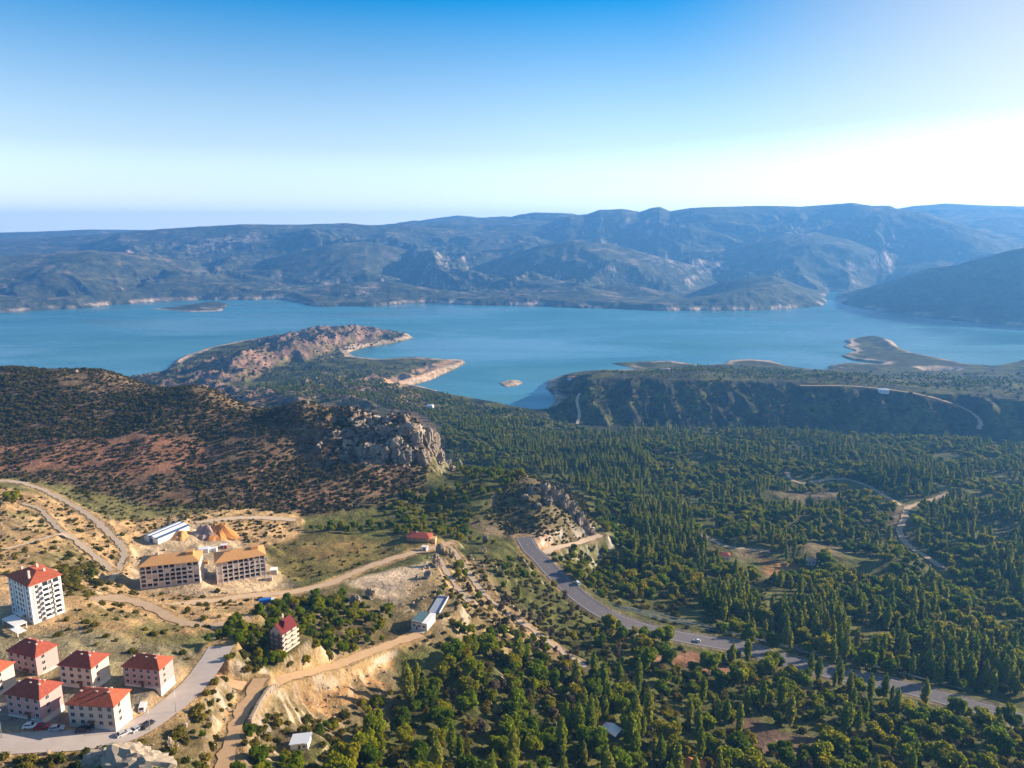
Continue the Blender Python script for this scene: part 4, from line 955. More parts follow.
CL = [(430, 445, 11, 12, 20), (417, 448, 14, 12, 19), (400, 452, 15, 13, 17), (383, 454, 14, 12, 14), (366, 452, 13, 12, 11), (350, 446, 13, 12, 9), (424, 458, 10, 9, 13), (406, 462, 10, 9, 10),
      (440, 459, 9, 9, 12), (360, 426, 14, 12, 8), (386, 430, 15, 12, 9), (408, 430, 13, 12, 10), (449, 464, 7, 7, 9), (336, 432, 12, 10, 6)]
for i, (px, py, a, b, c) in enumerate(CL):
    lab = 'sunlit pale limestone pillar at the right end of the cliff on the scrubby hill' if i == 0 else 'rugged grey limestone crag in the cliff on the right end of the scrubby hill'
    rock('crag', lab, px, py + 1, (a, b, c * .8), 20 + i, i * 1.3, 'crags of the hill cliff', .42, 'crag')
rock('crag', 'free-standing rock tooth right of the cliff, at the foot of the hill', 460, 468, (5, 5, 9), 50, .3, None, .18, 'crag')
rock('crag', 'low rock beside the free-standing tooth at the foot of the hill', 452, 471, (5, 4, 4), 51, .3, None, .2, 'crag')
KN = [(534, 492, 8, 7, 7), (545, 492, 9, 7, 8), (555, 499, 8, 7, 9), (563, 507, 8, 7, 10), (572, 514, 7, 6, 10), (580, 522, 6, 6, 9), (587, 529, 5, 5, 7), (548, 503, 6, 5, 5), (525, 498, 7, 5, 4), (538, 507, 5, 4, 3), (592, 534, 4, 4, 5)]
for i, (px, py, a, b, c) in enumerate(KN):
    rock('crag', 'jagged grey rock on the crest of the knoll above the main road bend', px, py, (a, b, c), 70 + i, i * .9, 'crags of the knoll', .38, 'crag')
SPR = [(486, 543, 2.5, 2.5, 6), (484, 553, 2.2, 2, 4), (452, 556, 3, 3, 4), (436, 566, 4, 4, 6), (440, 553, 4, 3, 5), (428, 578, 4, 3, 4), (370, 598, 5, 3, 4), (356, 607, 4, 4, 5)]
for i, (px, py, a, b, c) in enumerate(SPR):
    rock('crag', 'pale rock sticking out of the spur between the gravel road and the main road', px, py, (a, b, c), 90 + i, i * .9, 'rocks on the spur', .25, 'crag')
# spoil heaps behind the shells
def heap(lab, px, py, sx, sy, sz, m, seed):
    p = hit(px, py); n = 36; V = [(0, 0, sz)]; Fc = []
    rings = [(.18, .93), (.4, .68), (.65, .36), (.85, .12), (1.05, -.12)]
    for q, (rr, hh) in enumerate(rings):
        for k in range(n):
            a = 2 * math.pi * k / n; w_ = 1 + .16 * math.sin(3 * a + seed) + .1 * math.sin(7 * a + seed * 2) + random.uniform(-.05, .05); V.append((math.cos(a) * rr * sx * w_, math.sin(a) * rr * sy * w_, hh * sz * (1 + random.uniform(-.06, .06)) + .25 * sz * math.cos(2 * a) * (rr < .5)))
    for k in range(n): Fc.append((0, 1 + k, 1 + (k + 1) % n))
    for q in range(len(rings) - 1):
        for k in range(n): Fc.append((1 + q * n + k, 1 + (q + 1) * n + k, 1 + (q + 1) * n + (k + 1) % n, 1 + q * n + (k + 1) % n))
    me = bpy.data.meshes.new('soil_heap'); me.from_pydata(V, [], Fc); me.update(); o = link('soil_heap', me, m); o.location = p; return tag(o, lab, 'soil heap', 'soil heaps at the building site')
heap('big orange soil heap behind the unfinished buildings', 219, 536, 11, 11, 8, simple_mat('orange_soil', (.52, .23, .075), .95, .05, .25, .3, bump=.4), 1)
heap('pinkish grey rubble heap next to the big orange soil heap', 205, 536, 10, 9, 7, simple_mat('grey_spoil', (.34, .25, .22), .95, .05, .25, .3, bump=.4), 2.4)
heap('small orange soil heap beside the striped shed', 181, 536, 6, 9, 3.5, simple_mat('orange_soil_dry', (.56, .29, .11), .95, .05, .25, .3, bump=.4), 4)
# building material between the shells
for i, (px, py, w_, d_, h_, m_, lab) in enumerate([(204, 552, 6, 4, 2.6, M_WSHEET, 'white site cabin between the unfinished buildings'), (213, 551, 5, 3, 2.2, M_WHITE, 'white stack of panels between the unfinished buildings, right of the cabin'),
        (205, 563, 4, 3, 1.4, M_PLY, 'stack of yellow boards on the ground between the unfinished buildings'), (203, 572, 5, 2, 1.5, M_CONC, 'grey stack of blocks between the unfinished buildings'),
        (224, 548, 4, 3, 2.4, M_TILE_D, 'small red cabin behind the right unfinished building'), (274, 573, 4, 4, 2.6, M_CREAM, 'cream cabin at the right end of the unfinished buildings'), (269, 580, 4, 3, 1.8, M_BLOCK, 'stack of bricks at the right end of the unfinished buildings')]):
    p = hit(px, py); nm = 'site_cabin' if 'cabin' in lab else 'material_stack'; t = thing(nm, lab, 'site cabin' if 'cabin' in lab else 'building material', p, .2)
    m = MB()
    if nm == 'site_cabin':
        m.box(-w_ / 2, w_ / 2, -d_ / 2, d_ / 2, -.5, h_); m.build('wall', m_, t); m = MB(); m.box(-w_ / 2 - .15, w_ / 2 + .15, -d_ / 2 - .15, d_ / 2 + .15, h_ + .002, h_ + .15); m.build('roof', M_WSHEET, t)
        m = MB(); m.box(-.45, .45, -d_ / 2 - .06, -d_ / 2 + .02, 0, 2.0); m.build('door', M_GREYST, t)
    else:
        for q in range(3):
            for s in range(2): m.box(-w_ / 2 + s * w_ * .52, -.02 * w_ + s * w_ * .52, -d_ / 2 + .1 * q, d_ / 2 - .1 * q, q * h_ / 3 + (.0 if q else -.3), (q + 1) * h_ / 3 - .05)
        m.build('stack', m_, t)
# dry-stone wall along the dirt road
pth = smooth_path([hit(*q) for q in ((277, 688), (270, 690), (262, 702), (255, 714), (250, 724))], 2)
m = MB()
for a, b in zip(pth, pth[1:]):
    n_ = Vector((-(b - a).y, (b - a).x, 0)).normalized()
    for q in range(3):
        j = random.uniform(-.15, .15); A_, B_ = a + n_ * (j - .5), b + n_ * (j - .5); C_, D_ = b + n_ * (j + .5), a + n_ * (j + .5)
        lo_, hi_ = q * .8 - .6, q * .8 + .2 + random.uniform(-.1, .1)
        P_ = [A_, B_, C_, D_]; b0 = len(m.v); m.v += [(v.x, v.y, v.z + lo_) for v in P_] + [(v.x, v.y, v.z + hi_) for v in P_]
        for f_ in ((3, 2, 1, 0), (4, 5, 6, 7), (0, 1, 5, 4), (1, 2, 6, 5), (2, 3, 7, 6), (3, 0, 4, 7)): m.f.append(tuple(b0 + i for i in f_)); m.sm.append(False)
tag(m.build('retaining_wall', M_ROCKM), 'pale dry-stone retaining wall along the descending dirt road', 'wall')
# ------------------------------------------------------------------ foliage
def leaf_mat(name, stops, trans=.3, var=.35):
    """every plant takes its own tone; each leaf clump varies a little round it"""
    m, nt = mat(name); out = N(nt, 'ShaderNodeOutputMaterial'); oi = N(nt, 'ShaderNodeObjectInfo')
    cr = N(nt, 'ShaderNodeValToRGB'); cr.color_ramp.elements[0].color = (*stops[0], 1); cr.color_ramp.elements[1].color = (*stops[-1], 1)
    for i, c in enumerate(stops[1:-1]): e = cr.color_ramp.elements.new((i + 1) / (len(stops) - 1)); e.color = (*c, 1)
    L(nt, oi.outputs['Random'], cr.inputs[0])
    ge = N(nt, 'ShaderNodeNewGeometry'); nz = N(nt, 'ShaderNodeTexNoise', i_Scale=.8, i_Detail=3.0); L(nt, ge.outputs['Position'], nz.inputs['Vector'])
    mr = N(nt, 'ShaderNodeMapRange', i_From_Min=.3, i_From_Max=.7, i_To_Min=1 - var, i_To_Max=1 + var); L(nt, nz.outputs['Fac'], mr.inputs['Value'])
    vm = N(nt, 'ShaderNodeVectorMath', operation='SCALE'); L(nt, cr.outputs[0], vm.inputs[0]); L(nt, mr.outputs[0], vm.inputs['Scale'])
    d = N(nt, 'ShaderNodeBsdfDiffuse', i_Roughness=.5); tr = N(nt, 'ShaderNodeBsdfTranslucent'); mx = N(nt, 'ShaderNodeMixShader', i_Fac=trans)
    L(nt, vm.outputs[0], d.inputs['Color']); tm = N(nt, 'ShaderNodeVectorMath', operation='MULTIPLY'); tm.inputs[1].default_value = (1.55, 1.4, .8); L(nt, vm.outputs[0], tm.inputs[0]); L(nt, tm.outputs[0], tr.inputs['Color']); L(nt, d.outputs[0], mx.inputs[1]); L(nt, tr.outputs[0], mx.inputs[2]); L(nt, mx.outputs[0], out.inputs['Surface'])
    return m
M_LEAF = leaf_mat('broad_leaves', [(.075, .120, .006), (.135, .195, .008), (.210, .245, .010), (.275, .250, .016), (.090, .145, .010)], .5)
M_POP = leaf_mat('poplar_leaves', [(.150, .200, .016), (.205, .240, .024), (.260, .260, .042)], .42)
M_SHRUB = leaf_mat('shrub_leaves', [(.070, .080, .014), (.125, .115, .018), (.190, .150, .026), (.080, .095, .015)])
M_MAQ = leaf_mat('maquis_leaves', [(.048, .054, .016), (.078, .072, .022), (.110, .090, .032)], .15)
M_BARE = leaf_mat('dry_twigs', [(.14, .10, .065), (.19, .14, .085), (.115, .095, .055)], .2)
M_BARK = simple_mat('bark', (.13, .095, .065), .95, .05, .3, 2)

def plant_mesh(name, lobes, m, leaves, lsz, seed, sub=2, jit=.16, trunk=None):
    """leafy lobes: lumpy masses with loose leaf clumps standing out all over them"""
    rr = np.random.default_rng(seed); V, Fc = [], []
    bm = bmesh.new(); bmesh.ops.create_icosphere(bm, subdivisions=sub, radius=1); ico = np.array([v.co for v in bm.verts]); tri = [tuple(v.index for v in f.verts) for f in bm.faces]; bm.free()
    C_ = []
    for (c, r) in lobes:
        d = ico * (1 + rr.normal(0, jit, (len(ico), 1))); p = np.array(c) + d * np.array(r) * .86
        b = len(V); V += [tuple(q) for q in p]; Fc += [tuple(b + i for i in t) for t in tri]
    vol = np.array([r[0] * r[1] for _, r in lobes]); pick = rr.choice(len(lobes), leaves, p=vol / vol.sum())
    for k in pick:
        c, r = lobes[k]; d = rr.normal(size=3); d /= np.linalg.norm(d)
        if d[2] < -.5: d[2] *= -1
        p = np.array(c) + d * np.array(r) * rr.uniform(.84, 1.16)
        n_ = d + rr.normal(0, .55, 3); n_ /= np.linalg.norm(n_); a = np.cross(n_, rr.normal(size=3)); a /= np.linalg.norm(a); e = np.cross(n_, a); s = lsz * rr.uniform(.55, 1.2)
        b = len(V)
        for u, v in ((-.5, -.35), (.35, -.5), (.5, .35), (-.3, .5)): V.append(tuple(p + a * u * s + e * v * s + n_ * rr.normal(0, .12) * s))
        Fc += [(b, b + 1, b + 2), (b, b + 2, b + 3)]
    me = bpy.data.meshes.new(name); me.from_pydata(V, [], Fc); me.materials.append(m); me.update()
    return me
def broad_mesh(seed, m=None, h=9.0):
    rr = random.Random(seed); rx = h * rr.uniform(.36, .46); lo = []
    for k in range(14):
        a = rr.uniform(0, 6.28) + k * 2.4; q = rr.uniform(.3, .74) if k else 0; z = h * rr.uniform(.34, .86); s = rx * rr.uniform(.28, .46) * (1.15 - .35 * abs(z / h - .55))
        lo.append(((math.cos(a) * q * rx, math.sin(a) * q * rx, z), (s, s, s * rr.uniform(.75, 1.0))))
    lo.append(((0, 0, h * .55), (rx * .55, rx * .55, h * .28)))
    return plant_mesh('crown', lo, m or M_LEAF, 950, .80, seed)
def poplar_mesh(seed, h=17.0):
    rr = random.Random(seed); lo = []
    for k in range(9):
        u = (k + .5) / 9; s = h * .098 * (math.sin(math.pi * min(1, u * .92 + .12)) ** .6) * rr.uniform(.85, 1.2)
        lo.append(((rr.uniform(-.3, .3), rr.uniform(-.3, .3), h * (.10 + .86 * u)), (s, s, h * .085)))
    return plant_mesh('crown', lo, M_POP, 520, .85, seed, 2, .2)
def shrub_mesh(seed, m, flat=.62):
    rr = random.Random(seed); lo = [((0, 0, .45), (.75, .75, .6 * flat / .62))]
    for k in range(4):
        a = rr.uniform(0, 6.28); lo.append(((math.cos(a) * .55, math.sin(a) * .55, rr.uniform(.25, .5)), (rr.uniform(.35, .55), rr.uniform(.35, .55), rr.uniform(.3, .55) * flat / .62)))
    return plant_mesh('shrub', lo, m, 150, .30, seed, 1, .2)
def trunk_mesh(h, r, seed, limbs=3, low=.5):
    rr = random.Random(seed); m = MB(); m.tube((0, 0, -.8), (0, 0, h * low), r, r * .65, 7); m.tube((0, 0, h * low), (rr.uniform(-.3, .3), rr.uniform(-.3, .3), h * .8), r * .65, r * .2, 6)
    for k in range(limbs):
        a = k * 2.1 + rr.uniform(0, 1); z = h * rr.uniform(.28, .45); m.tube((0, 0, z), (math.cos(a) * h * .22, math.sin(a) * h * .22, z + h * .25), r * .4, r * .12, 5)
    me = m.mesh('trunk'); me.materials.append(M_BARK); return me
KINDS = dict(
    broad=dict(name='broadleaf_tree', crowns=[broad_mesh(100 + i) for i in range(7)], trunk=trunk_mesh(9, .22, 1), h=9.0, cap=300),
    bare=dict(name='dry_tree', crowns=[plant_mesh('crown', [((random.uniform(-1.2, 1.2), random.uniform(-1.2, 1.2), random.uniform(2.2, 5)), (.9, .9, 1.0)) for _ in range(9)], M_BARE, 420, .5, 300 + i, 1, .45) for i in range(3)], trunk=trunk_mesh(6, .15, 2, 4), h=6.0, cap=120),
    poplar=dict(name='poplar_tree', crowns=[poplar_mesh(200 + i) for i in range(5)], trunk=trunk_mesh(17, .2, 3, 0, .3), h=17.0, cap=260),
    shrub=dict(name='shrub', crowns=[shrub_mesh(400 + i, M_SHRUB) for i in range(5)], trunk=None, h=1.0, cap=280),
    maquis=dict(name='scrub_bush', crowns=[shrub_mesh(450 + i, M_MAQ, .55) for i in range(4)], trunk=None, h=1.0, cap=200))

# ------------------------------------------------------------------ where things grow
PLANTS = []                                       # kind, x, y, scale, zone
BLD = [(p[0], p[1], p[3] * (.78 if str(k_).startswith('house') else 1)) for k_, p in PADS.items()] + [(c.matrix_world.translation.x, c.matrix_world.translation.y, 4) for c in []]
BLD += [(o.location.x, o.location.y, 3.2) for o in COL.objects if o.parent is None and o.get('category') in ('car', 'van', 'lorry', 'building material', 'site cabin', 'soil heap', 'monument', 'shelter')]
BLD += [(hit(219, 536).x, hit(219, 536).y, 12), (hit(205, 536).x, hit(205, 536).y, 11)]
for k_ in ('shack', 'hut', 'edge_house'):
    q_ = SITE[k_]['loc']; f_ = 1 - 6.5 / math.hypot(q_.x, q_.y); BLD.append((q_.x * f_, q_.y * f_, 6))
q_ = hit(268, 604); BLD += [(q_.x * f_, q_.y * f_, 5) for f_ in (1, .985, .97)]
CLEAR = [wpoly(q) for q in ("632 655; 690 652; 765 679; 700 671", "725 706; 790 735; 845 744; 765 752", "700 547; 760 553; 810 573; 790 581; 740 575", "765 491; 868 487; 876 496; 800 503",
         "296 690; 340 674; 390 655; 390 672; 372 700; 330 720", "345 582; 372 574; 428 564; 432 574; 420 590; 398 604; 372 596", "810 543; 845 547; 838 558; 800 552")]
def grow(zone, px, spacing, mix, size, dens=1.0, clump=0.0, wl=60, seed=0, clear=True, roadgap=1.5):
    P = wpoly(px) if isinstance(px, str) else px; r_ = np.random.default_rng(seed + 1000)
    xs_ = [p[0] for p in P]; ys_ = [p[1] for p in P]; gx, gy = np.meshgrid(np.arange(min(xs_), max(xs_), spacing), np.arange(min(ys_), max(ys_), spacing))
    gx = gx.ravel() + r_.uniform(-.5, .5, gx.size) * spacing; gy = gy.ravel() + r_.uniform(-.5, .5, gy.size) * spacing
    nn = fbm(gx, gy, wl, 3, .55, seed=seed * 1.37 + 3)
    k = pts_in(P, gx + nn * spacing * 2, gy + nn * spacing * 3) & (r_.random(gx.size) < dens) & (nn > clump - .5)
    k &= np.abs(np.arctan2(gx, gy)) < R(41 if isinstance(px, str) else 66)
    gx, gy, nn = gx[k], gy[k], nn[k]
    if zone == 'valley':                              # open verges on the downhill side of the valley roads
        for kk, off in (('valley', 9), ('valley', 22), ('valley_low', 9), ('valley_low', 22), ('orchard', 8), ('orchard', 18)):
            f_ = 1 + off / np.hypot(gx, gy); q_ = road_dist(gx * f_, gy * f_, [kk]) > 7; gx, gy, nn = gx[q_], gy[q_], nn[q_]
    ok = road_dist(gx, gy) > roadgap
    for bx, by, br in BLD: ok &= np.hypot(gx - bx, gy - by) > br + .8
    if clear:
        for c in CLEAR: ok &= ~pts_in(c, gx, gy)
    gx, gy = gx[ok], gy[ok]
    n2 = fbm(gx, gy, wl * 1.6, 2, .5, seed=seed * .91 + 8)
    for x, y, n_ in zip(gx, gy, n2):
        w_ = {}
        for kd, (wt, bias) in mix.items(): w_[kd] = max(0.0, wt * (1 + bias * n_ * 4))
        tot = sum(w_.values())
        if tot <= 0: continue
        u = r_.random() * tot
        for kd, q in w_.items():
            u -= q
            if u <= 0: break
        lo_, hi_ = size[kd]; PLANTS.append((kd, x, y, lo_ + (hi_ - lo_) * r_.random() ** 1.4, zone))
BR, PO = (.62, .95), (.7, 1.15)
grow('valley', "440 428; 520 420; 600 433; 700 432; 850 436; 1080 440; 1080 705; 1024 708; 960 692; 900 677; 840 663; 780 649; 740 639; 690 629; 650 619; 612 604; 606 570; 612 545; 602 520; 584 492; 545 476; 500 468; 470 466; 448 444", 8.2,
     dict(broad=(1, 0), poplar=(.24, 2.8), bare=(.05, 0)), dict(broad=(.5, 1.35), poplar=(.7, 1.35), bare=(.8, 1.2)), .96, .27, 95, 1)
grow('below', "606 618; 650 640; 690 652; 740 662; 800 676; 850 690; 900 702; 960 716; 1024 732; 1080 748; 1080 830; 330 830; 345 770; 375 735; 395 700; 430 668; 480 648; 540 660; 590 672; 600 650", 7.6,
     dict(broad=(1, 0), poplar=(.16, 2.4), bare=(.10, -1.5), shrub=(.5, 0)), dict(broad=(.55, 1.4), poplar=(.7, 1.35), bare=(.7, 1.3), shrub=(1.4, 3.0)), .95, .08, 45, 2)
grow('below', "606 618; 650 640; 690 652; 740 662; 800 676; 850 690; 900 702; 960 716; 1024 732; 1080 748; 1080 830; 330 830; 345 770; 375 735; 395 700; 430 668; 480 648; 540 660; 590 672; 600 650", 4.6,
     dict(shrub=(1, 0), bare=(.06, 0)), dict(shrub=(.8, 2.6), bare=(.4, .8)), .62, .2, 25, 32)
grow('valley', "540 545; 606 540; 640 560; 700 580; 850 590; 1080 600; 1080 705; 960 692; 840 663; 740 639; 650 619; 612 604; 575 583", 6,
     dict(shrub=(1, 0)), dict(shrub=(1.0, 3.0)), .6, .2, 40, 33)
grow('valley', "548 560; 566 549; 600 540; 612 550; 612 602; 590 592; 570 578", 6.5, dict(broad=(1, 0), shrub=(.7, 0)), dict(broad=(.4, .9), shrub=(1, 2.5)), .9, .1, 30, 34)
grow('hollow', "440 440; 470 452; 545 474; 520 482; 478 484; 455 474; 448 462", 7, dict(broad=(1, 0), shrub=(.5, 0), poplar=(.1, 0)), dict(broad=(.45, .95), shrub=(1, 2.2), poplar=(.4, .7)), .9, .1, 40, 35)
for q_, s_ in (("628 520; 660 500; 690 520; 702 560; 660 575; 635 560", 51), ("768 612; 842 606; 852 642; 790 640", 52), ("925 650; 990 650; 1015 692; 950 684", 53), ("690 590; 742 585; 762 620; 712 624", 54), ("560 452; 640 447; 652 468; 575 474", 55), ("860 470; 930 466; 950 480; 880 486", 56), ("880 590; 930 586; 950 606; 900 612", 57), ("985 560; 1040 556; 1050 600; 995 604", 58)):
    grow('valley', q_, 5.0, dict(poplar=(1, 0)), dict(poplar=(.75, 1.3)), .6, .3, 26, s_)
grow('roadside', "690 650; 790 672; 900 700; 1024 730; 1024 745; 900 716; 780 686; 690 664", 9, dict(poplar=(1, 1), broad=(.6, 0)), dict(broad=(.6, 1.0), poplar=(.7, 1.1)), .55, .1, 30, 3)
grow('roadside', "790 648; 1024 704; 1024 690; 790 634", 7, dict(poplar=(1, 1)), dict(poplar=(.7, 1.1)), .5, .25, 30, 4)
grow('slope', "445 556; 500 558; 530 562; 566 595; 606 620; 600 668; 540 660; 480 648; 440 650; 405 650; 430 600", 4.5, dict(shrub=(1, 0), broad=(.22, 1), bare=(.22, -1), maquis=(.3, 0)), dict(broad=(.35, .75), bare=(.5, .95), shrub=(.9, 2.2), maquis=(.8, 1.8)), .72, .15, 30, 5)
grow('slope', "500 600; 560 625; 600 668; 600 720; 520 740; 480 690", 5.5, dict(bare=(1, 0), broad=(.5, 1), shrub=(.8, 0)), dict(broad=(.4, .8), bare=(.6, 1.15), shrub=(1.0, 2.2)), .8, .1, 30, 6)
grow('inlet', "250 387; 330 374; 385 384; 425 391; 480 405; 530 414; 560 424; 600 432; 520 421; 440 428; 425 414; 350 404; 285 398", 10, dict(broad=(1, 0), poplar=(.15, 2)), dict(broad=(.55, 1.0), poplar=(.5, .8)), .9, .15, 90, 7)
grow('inlet', "262 372; 330 362; 380 363; 400 372; 385 384; 330 374; 255 386", 16, dict(broad=(1, 0)), dict(broad=(.5, .9)), .7, .3, 120, 8)
grow('hill', "-60 372; 0 367; 60 367; 120 371; 180 378; 240 390; 300 402; 350 408; 400 412; 440 448; 425 490; 400 506; 300 516; 150 508; 60 487; -60 474", 3.9, dict(maquis=(1, 0)), dict(maquis=(.6, 2.3)), .9, .3, 34, 9)
grow('hill', "-60 386; 60 386; 200 392; 300 408; 350 412; 350 440; 200 438; 60 438; -60 442", 4.2, dict(maquis=(1, 0)), dict(maquis=(.9, 2.7)), .95, .12, 60, 10)
grow('hill', "180 470; 260 455; 380 462; 440 470; 420 500; 300 515; 200 508", 4.6, dict(maquis=(1, 0), shrub=(.25, 0)), dict(maquis=(1.0, 2.4), shrub=(1, 2)), .9, .2, 40, 11)
grow('hollow', "380 517; 400 498; 430 496; 470 484; 505 486; 520 505; 500 522; 440 524; 400 524", 6, dict(broad=(.7, 0), shrub=(1, 0)), dict(broad=(.4, .8), shrub=(1.2, 2.4)), .9, .1, 30, 12)
grow('knoll', "505 480; 545 478; 590 505; 600 530; 560 548; 520 535; 490 520", 3.3, dict(shrub=(.7, 0), maquis=(1, 0)), dict(shrub=(.9, 2.0), maquis=(.8, 2.0)), .85, .15, 25, 13)
grow('terraces', "-60 478; 60 498; 120 520; 190 516; 290 520; 300 545; 265 552; 200 522; 150 530; 128 590; 280 596; 250 620; 130 645; 60 640; 75 600; 0 585; -60 590", 4.2, dict(shrub=(1, 0), maquis=(.4, 0)), dict(shrub=(.35, 1.9), maquis=(.4, 1.5)), .8, .42, 20, 14)
grow('terraces', "60 486; 150 506; 290 516; 300 530; 220 528; 120 522; 60 502", 4.5, dict(shrub=(1, 0), maquis=(.6, 0)), dict(shrub=(.6, 1.7), maquis=(.6, 1.6)), .75, .3, 24, 15)
grow('terraces', "60 558; 95 545; 110 575; 80 600; 58 585", 4, dict(shrub=(1, 0)), dict(shrub=(1.2, 3.0)), .8, .3, 20, 16)
grow('meadow', "300 528; 380 524; 470 526; 500 548; 455 540; 400 534; 330 534", 6.5, dict(broad=(1, 0), poplar=(.12, 0)), dict(broad=(.4, .8), poplar=(.4, .6)), .9, .1, 30, 17)
grow('meadow', "270 560; 320 540; 400 545; 350 572; 300 588", 6, dict(shrub=(1, 0)), dict(shrub=(.6, 1.6)), .5, .35, 24, 18)
grow('chalet', "195 628; 245 625; 268 604; 330 596; 350 606; 395 610; 400 648; 330 664; 300 650; 300 672; 262 676; 255 655; 235 660", 5, dict(broad=(1, 0), shrub=(.7, 0), bare=(.05, 0)), dict(broad=(.35, .8), shrub=(1.2, 2.5), bare=(.5, .8)), .88, .1, 26, 19)
grow('chalet', '258 640; 335 642; 332 668; 292 682; 264 680', 4.2, dict(broad=(1, 0), shrub=(1, 0)), dict(broad=(.3, .6), shrub=(1.0, 2.2)), .8, .1, 20, 36, True, .8)
grow('chalet', '210 646; 250 634; 264 660; 244 672; 226 668', 4.0, dict(broad=(1, 0), shrub=(1, 0)), dict(broad=(.3, .65), shrub=(1.0, 2.2)), .85, .1, 20, 37, True, .8)
grow('bank', "-40 752; 100 748; 162 730; 200 694; 222 676; 250 684; 240 715; 222 770; 200 830; -40 830", 3.6, dict(shrub=(1, 0), broad=(.12, 1)), dict(shrub=(.9, 2.6), broad=(.25, .5)), .8, .15, 18, 20)
grow('bank', "236 735; 255 708; 290 705; 330 722; 375 702; 392 690; 375 740; 345 775; 330 830; 215 830", 3.9, dict(shrub=(1, 0), broad=(.3, 1)), dict(shrub=(.9, 2.4), broad=(.3, .7)), .85, .1, 18, 21)
grow('houses', "120 702; 138 700; 140 712; 128 728; 121 722", 3.4, dict(shrub=(.6, 0), broad=(.5, 0)), dict(shrub=(1.2, 2), broad=(.3, .5)), 1, 0, 20, 22)
grow('houses', "172 694; 176 678; 186 676; 184 690; 178 697", 3.4, dict(shrub=(.6, 0), broad=(.5, 0)), dict(shrub=(1.2, 2), broad=(.3, .5)), 1, 0, 20, 23)
grow('houses', "75 628; 130 648; 205 650; 240 640; 200 672; 120 655; 90 650", 5, dict(shrub=(1, 0)), dict(shrub=(.7, 1.8)), .6, .3, 20, 24)
grow('bluff', "575 376; 640 372; 780 370; 850 378; 1080 380; 1080 398; 850 386; 700 378; 590 380", 15, dict(broad=(1, 0)), dict(broad=(.4, .8)), .8, .3, 160, 25)
grow('bluff', "560 384; 600 379; 700 379; 850 388; 1080 402; 1080 432; 850 428; 700 425; 600 426; 560 420", 13, dict(maquis=(1, 0), broad=(.25, 0)), dict(maquis=(2, 4.5), broad=(.35, .7)), .7, .35, 160, 26)
grow('bluff', '690 366; 780 369; 850 373; 1000 371; 1080 373; 1080 386; 850 381; 640 373', 15, dict(broad=(1, 0), maquis=(.5, 0)), dict(broad=(.4, .85), maquis=(2, 4)), .75, .3, 150, 38)
grow('headland', '170 366; 260 340; 340 332; 410 334; 400 345; 350 350; 330 372; 250 380; 190 378', 15, dict(maquis=(1, 0), broad=(.3, 0)), dict(maquis=(2, 4.5), broad=(.4, .7)), .75, .3, 120, 27)
def sector(a0, a1, d0, d1):
    return [(d1 * math.sin(R(a)), d1 * math.cos(R(a))) for a in range(a0, a1 + 1, 3)] + [(d0 * math.sin(R(a)), d0 * math.cos(R(a))) for a in range(a1, a0 - 1, -3)]
grow('outside', sector(-63, -39, 120, 900), 7.5, dict(shrub=(1, 0), maquis=(1, 0), broad=(.15, 1)), dict(shrub=(.7, 2.2), maquis=(.7, 2.2), broad=(.4, .9)), .75, .25, 50, 41)
grow('outside', sector(-36, 3, 70, 190), 6, dict(shrub=(1, 0), broad=(.2, 1)), dict(shrub=(.7, 2.2), broad=(.4, .9)), .7, .25, 40, 42)
grow('outside', sector(3, 63, 70, 225), 7.5, dict(broad=(1, 0), shrub=(.5, 0)), dict(broad=(.5, 1.2), shrub=(1, 2.4)), .85, .15, 50, 43)
grow('outside', sector(39, 63, 225, 1200), 9.5, dict(broad=(1, 0), poplar=(.2, 2)), dict(broad=(.5, 1.2), poplar=(.6, 1.1)), .9, .15, 70, 44)
for kd, px, py, sc, zn in (('broad', 13, 505, 1.15, 'lone'), ('broad', 9, 503, .9, 'lone'), ('broad', 91, 578, .6, 'lone2'), ('poplar', 519, 600, .7, 'slope'), ('poplar', 924, 708, 1.1, 'roadside'), ('poplar', 848, 735, 1.1, 'below')):
    p = hit(px, py); PLANTS.append((kd, p.x, p.y, sc, zn))

# ------------------------------------------------------------------ the ones that show largest become things of their own, the rest of a kind one mass
from mathutils.bvhtree import BVHTree
bv, bf = [], []
for o in list(COL.objects):
    if o.name.startswith('crag'):
        mw_ = Matrix.LocRotScale(o.location, o.rotation_euler, o.scale); b0 = len(bv); bv += [mw_ @ v.co for v in o.data.vertices]; bf += [tuple(b0 + i for i in p.vertices) for p in o.data.polygons]
TREE = BVHTree.FromPolygons(bv, bf); kept, lifts = [], []
for p in PLANTS:
    lift = 0.0
    if p[4] in ('hill', 'knoll', 'slope', 'hollow'):                 # scrub roots on the ledges of the crags, not inside them
        q, nrm, _, _ = TREE.ray_cast(Vector((p[1], p[2], 500)), Vector((0, 0, -1)))
        if q is not None:
            gz = float(H(p[1], p[2]))
            if q.z > gz:
                if nrm.z < .45: continue
                lift = q.z - gz - .2
    kept.append(p); lifts.append(lift)
PLANTS = kept
PX = np.array([p[1] for p in PLANTS]); PY = np.array([p[2] for p in PLANTS]); PZ = H(PX, PY) + np.array(lifts); PS_ = np.array([p[3] for p in PLANTS])
KD = np.array([p[0] for p in PLANTS]); HT = np.array([KINDS[k]['h'] for k in KD]) * PS_
def project(x, y, z):
    d = y * CP - (z - CAM_Z) * SP; u = x / d; v = (y * SP + (z - CAM_Z) * CP) / d
    return 512 + F * u, 384 - F * v, d
QX, QY, QD = project(PX, PY, PZ + HT * .5)
vis = np.ones(len(PX), bool); dd = np.hypot(PX, PY)
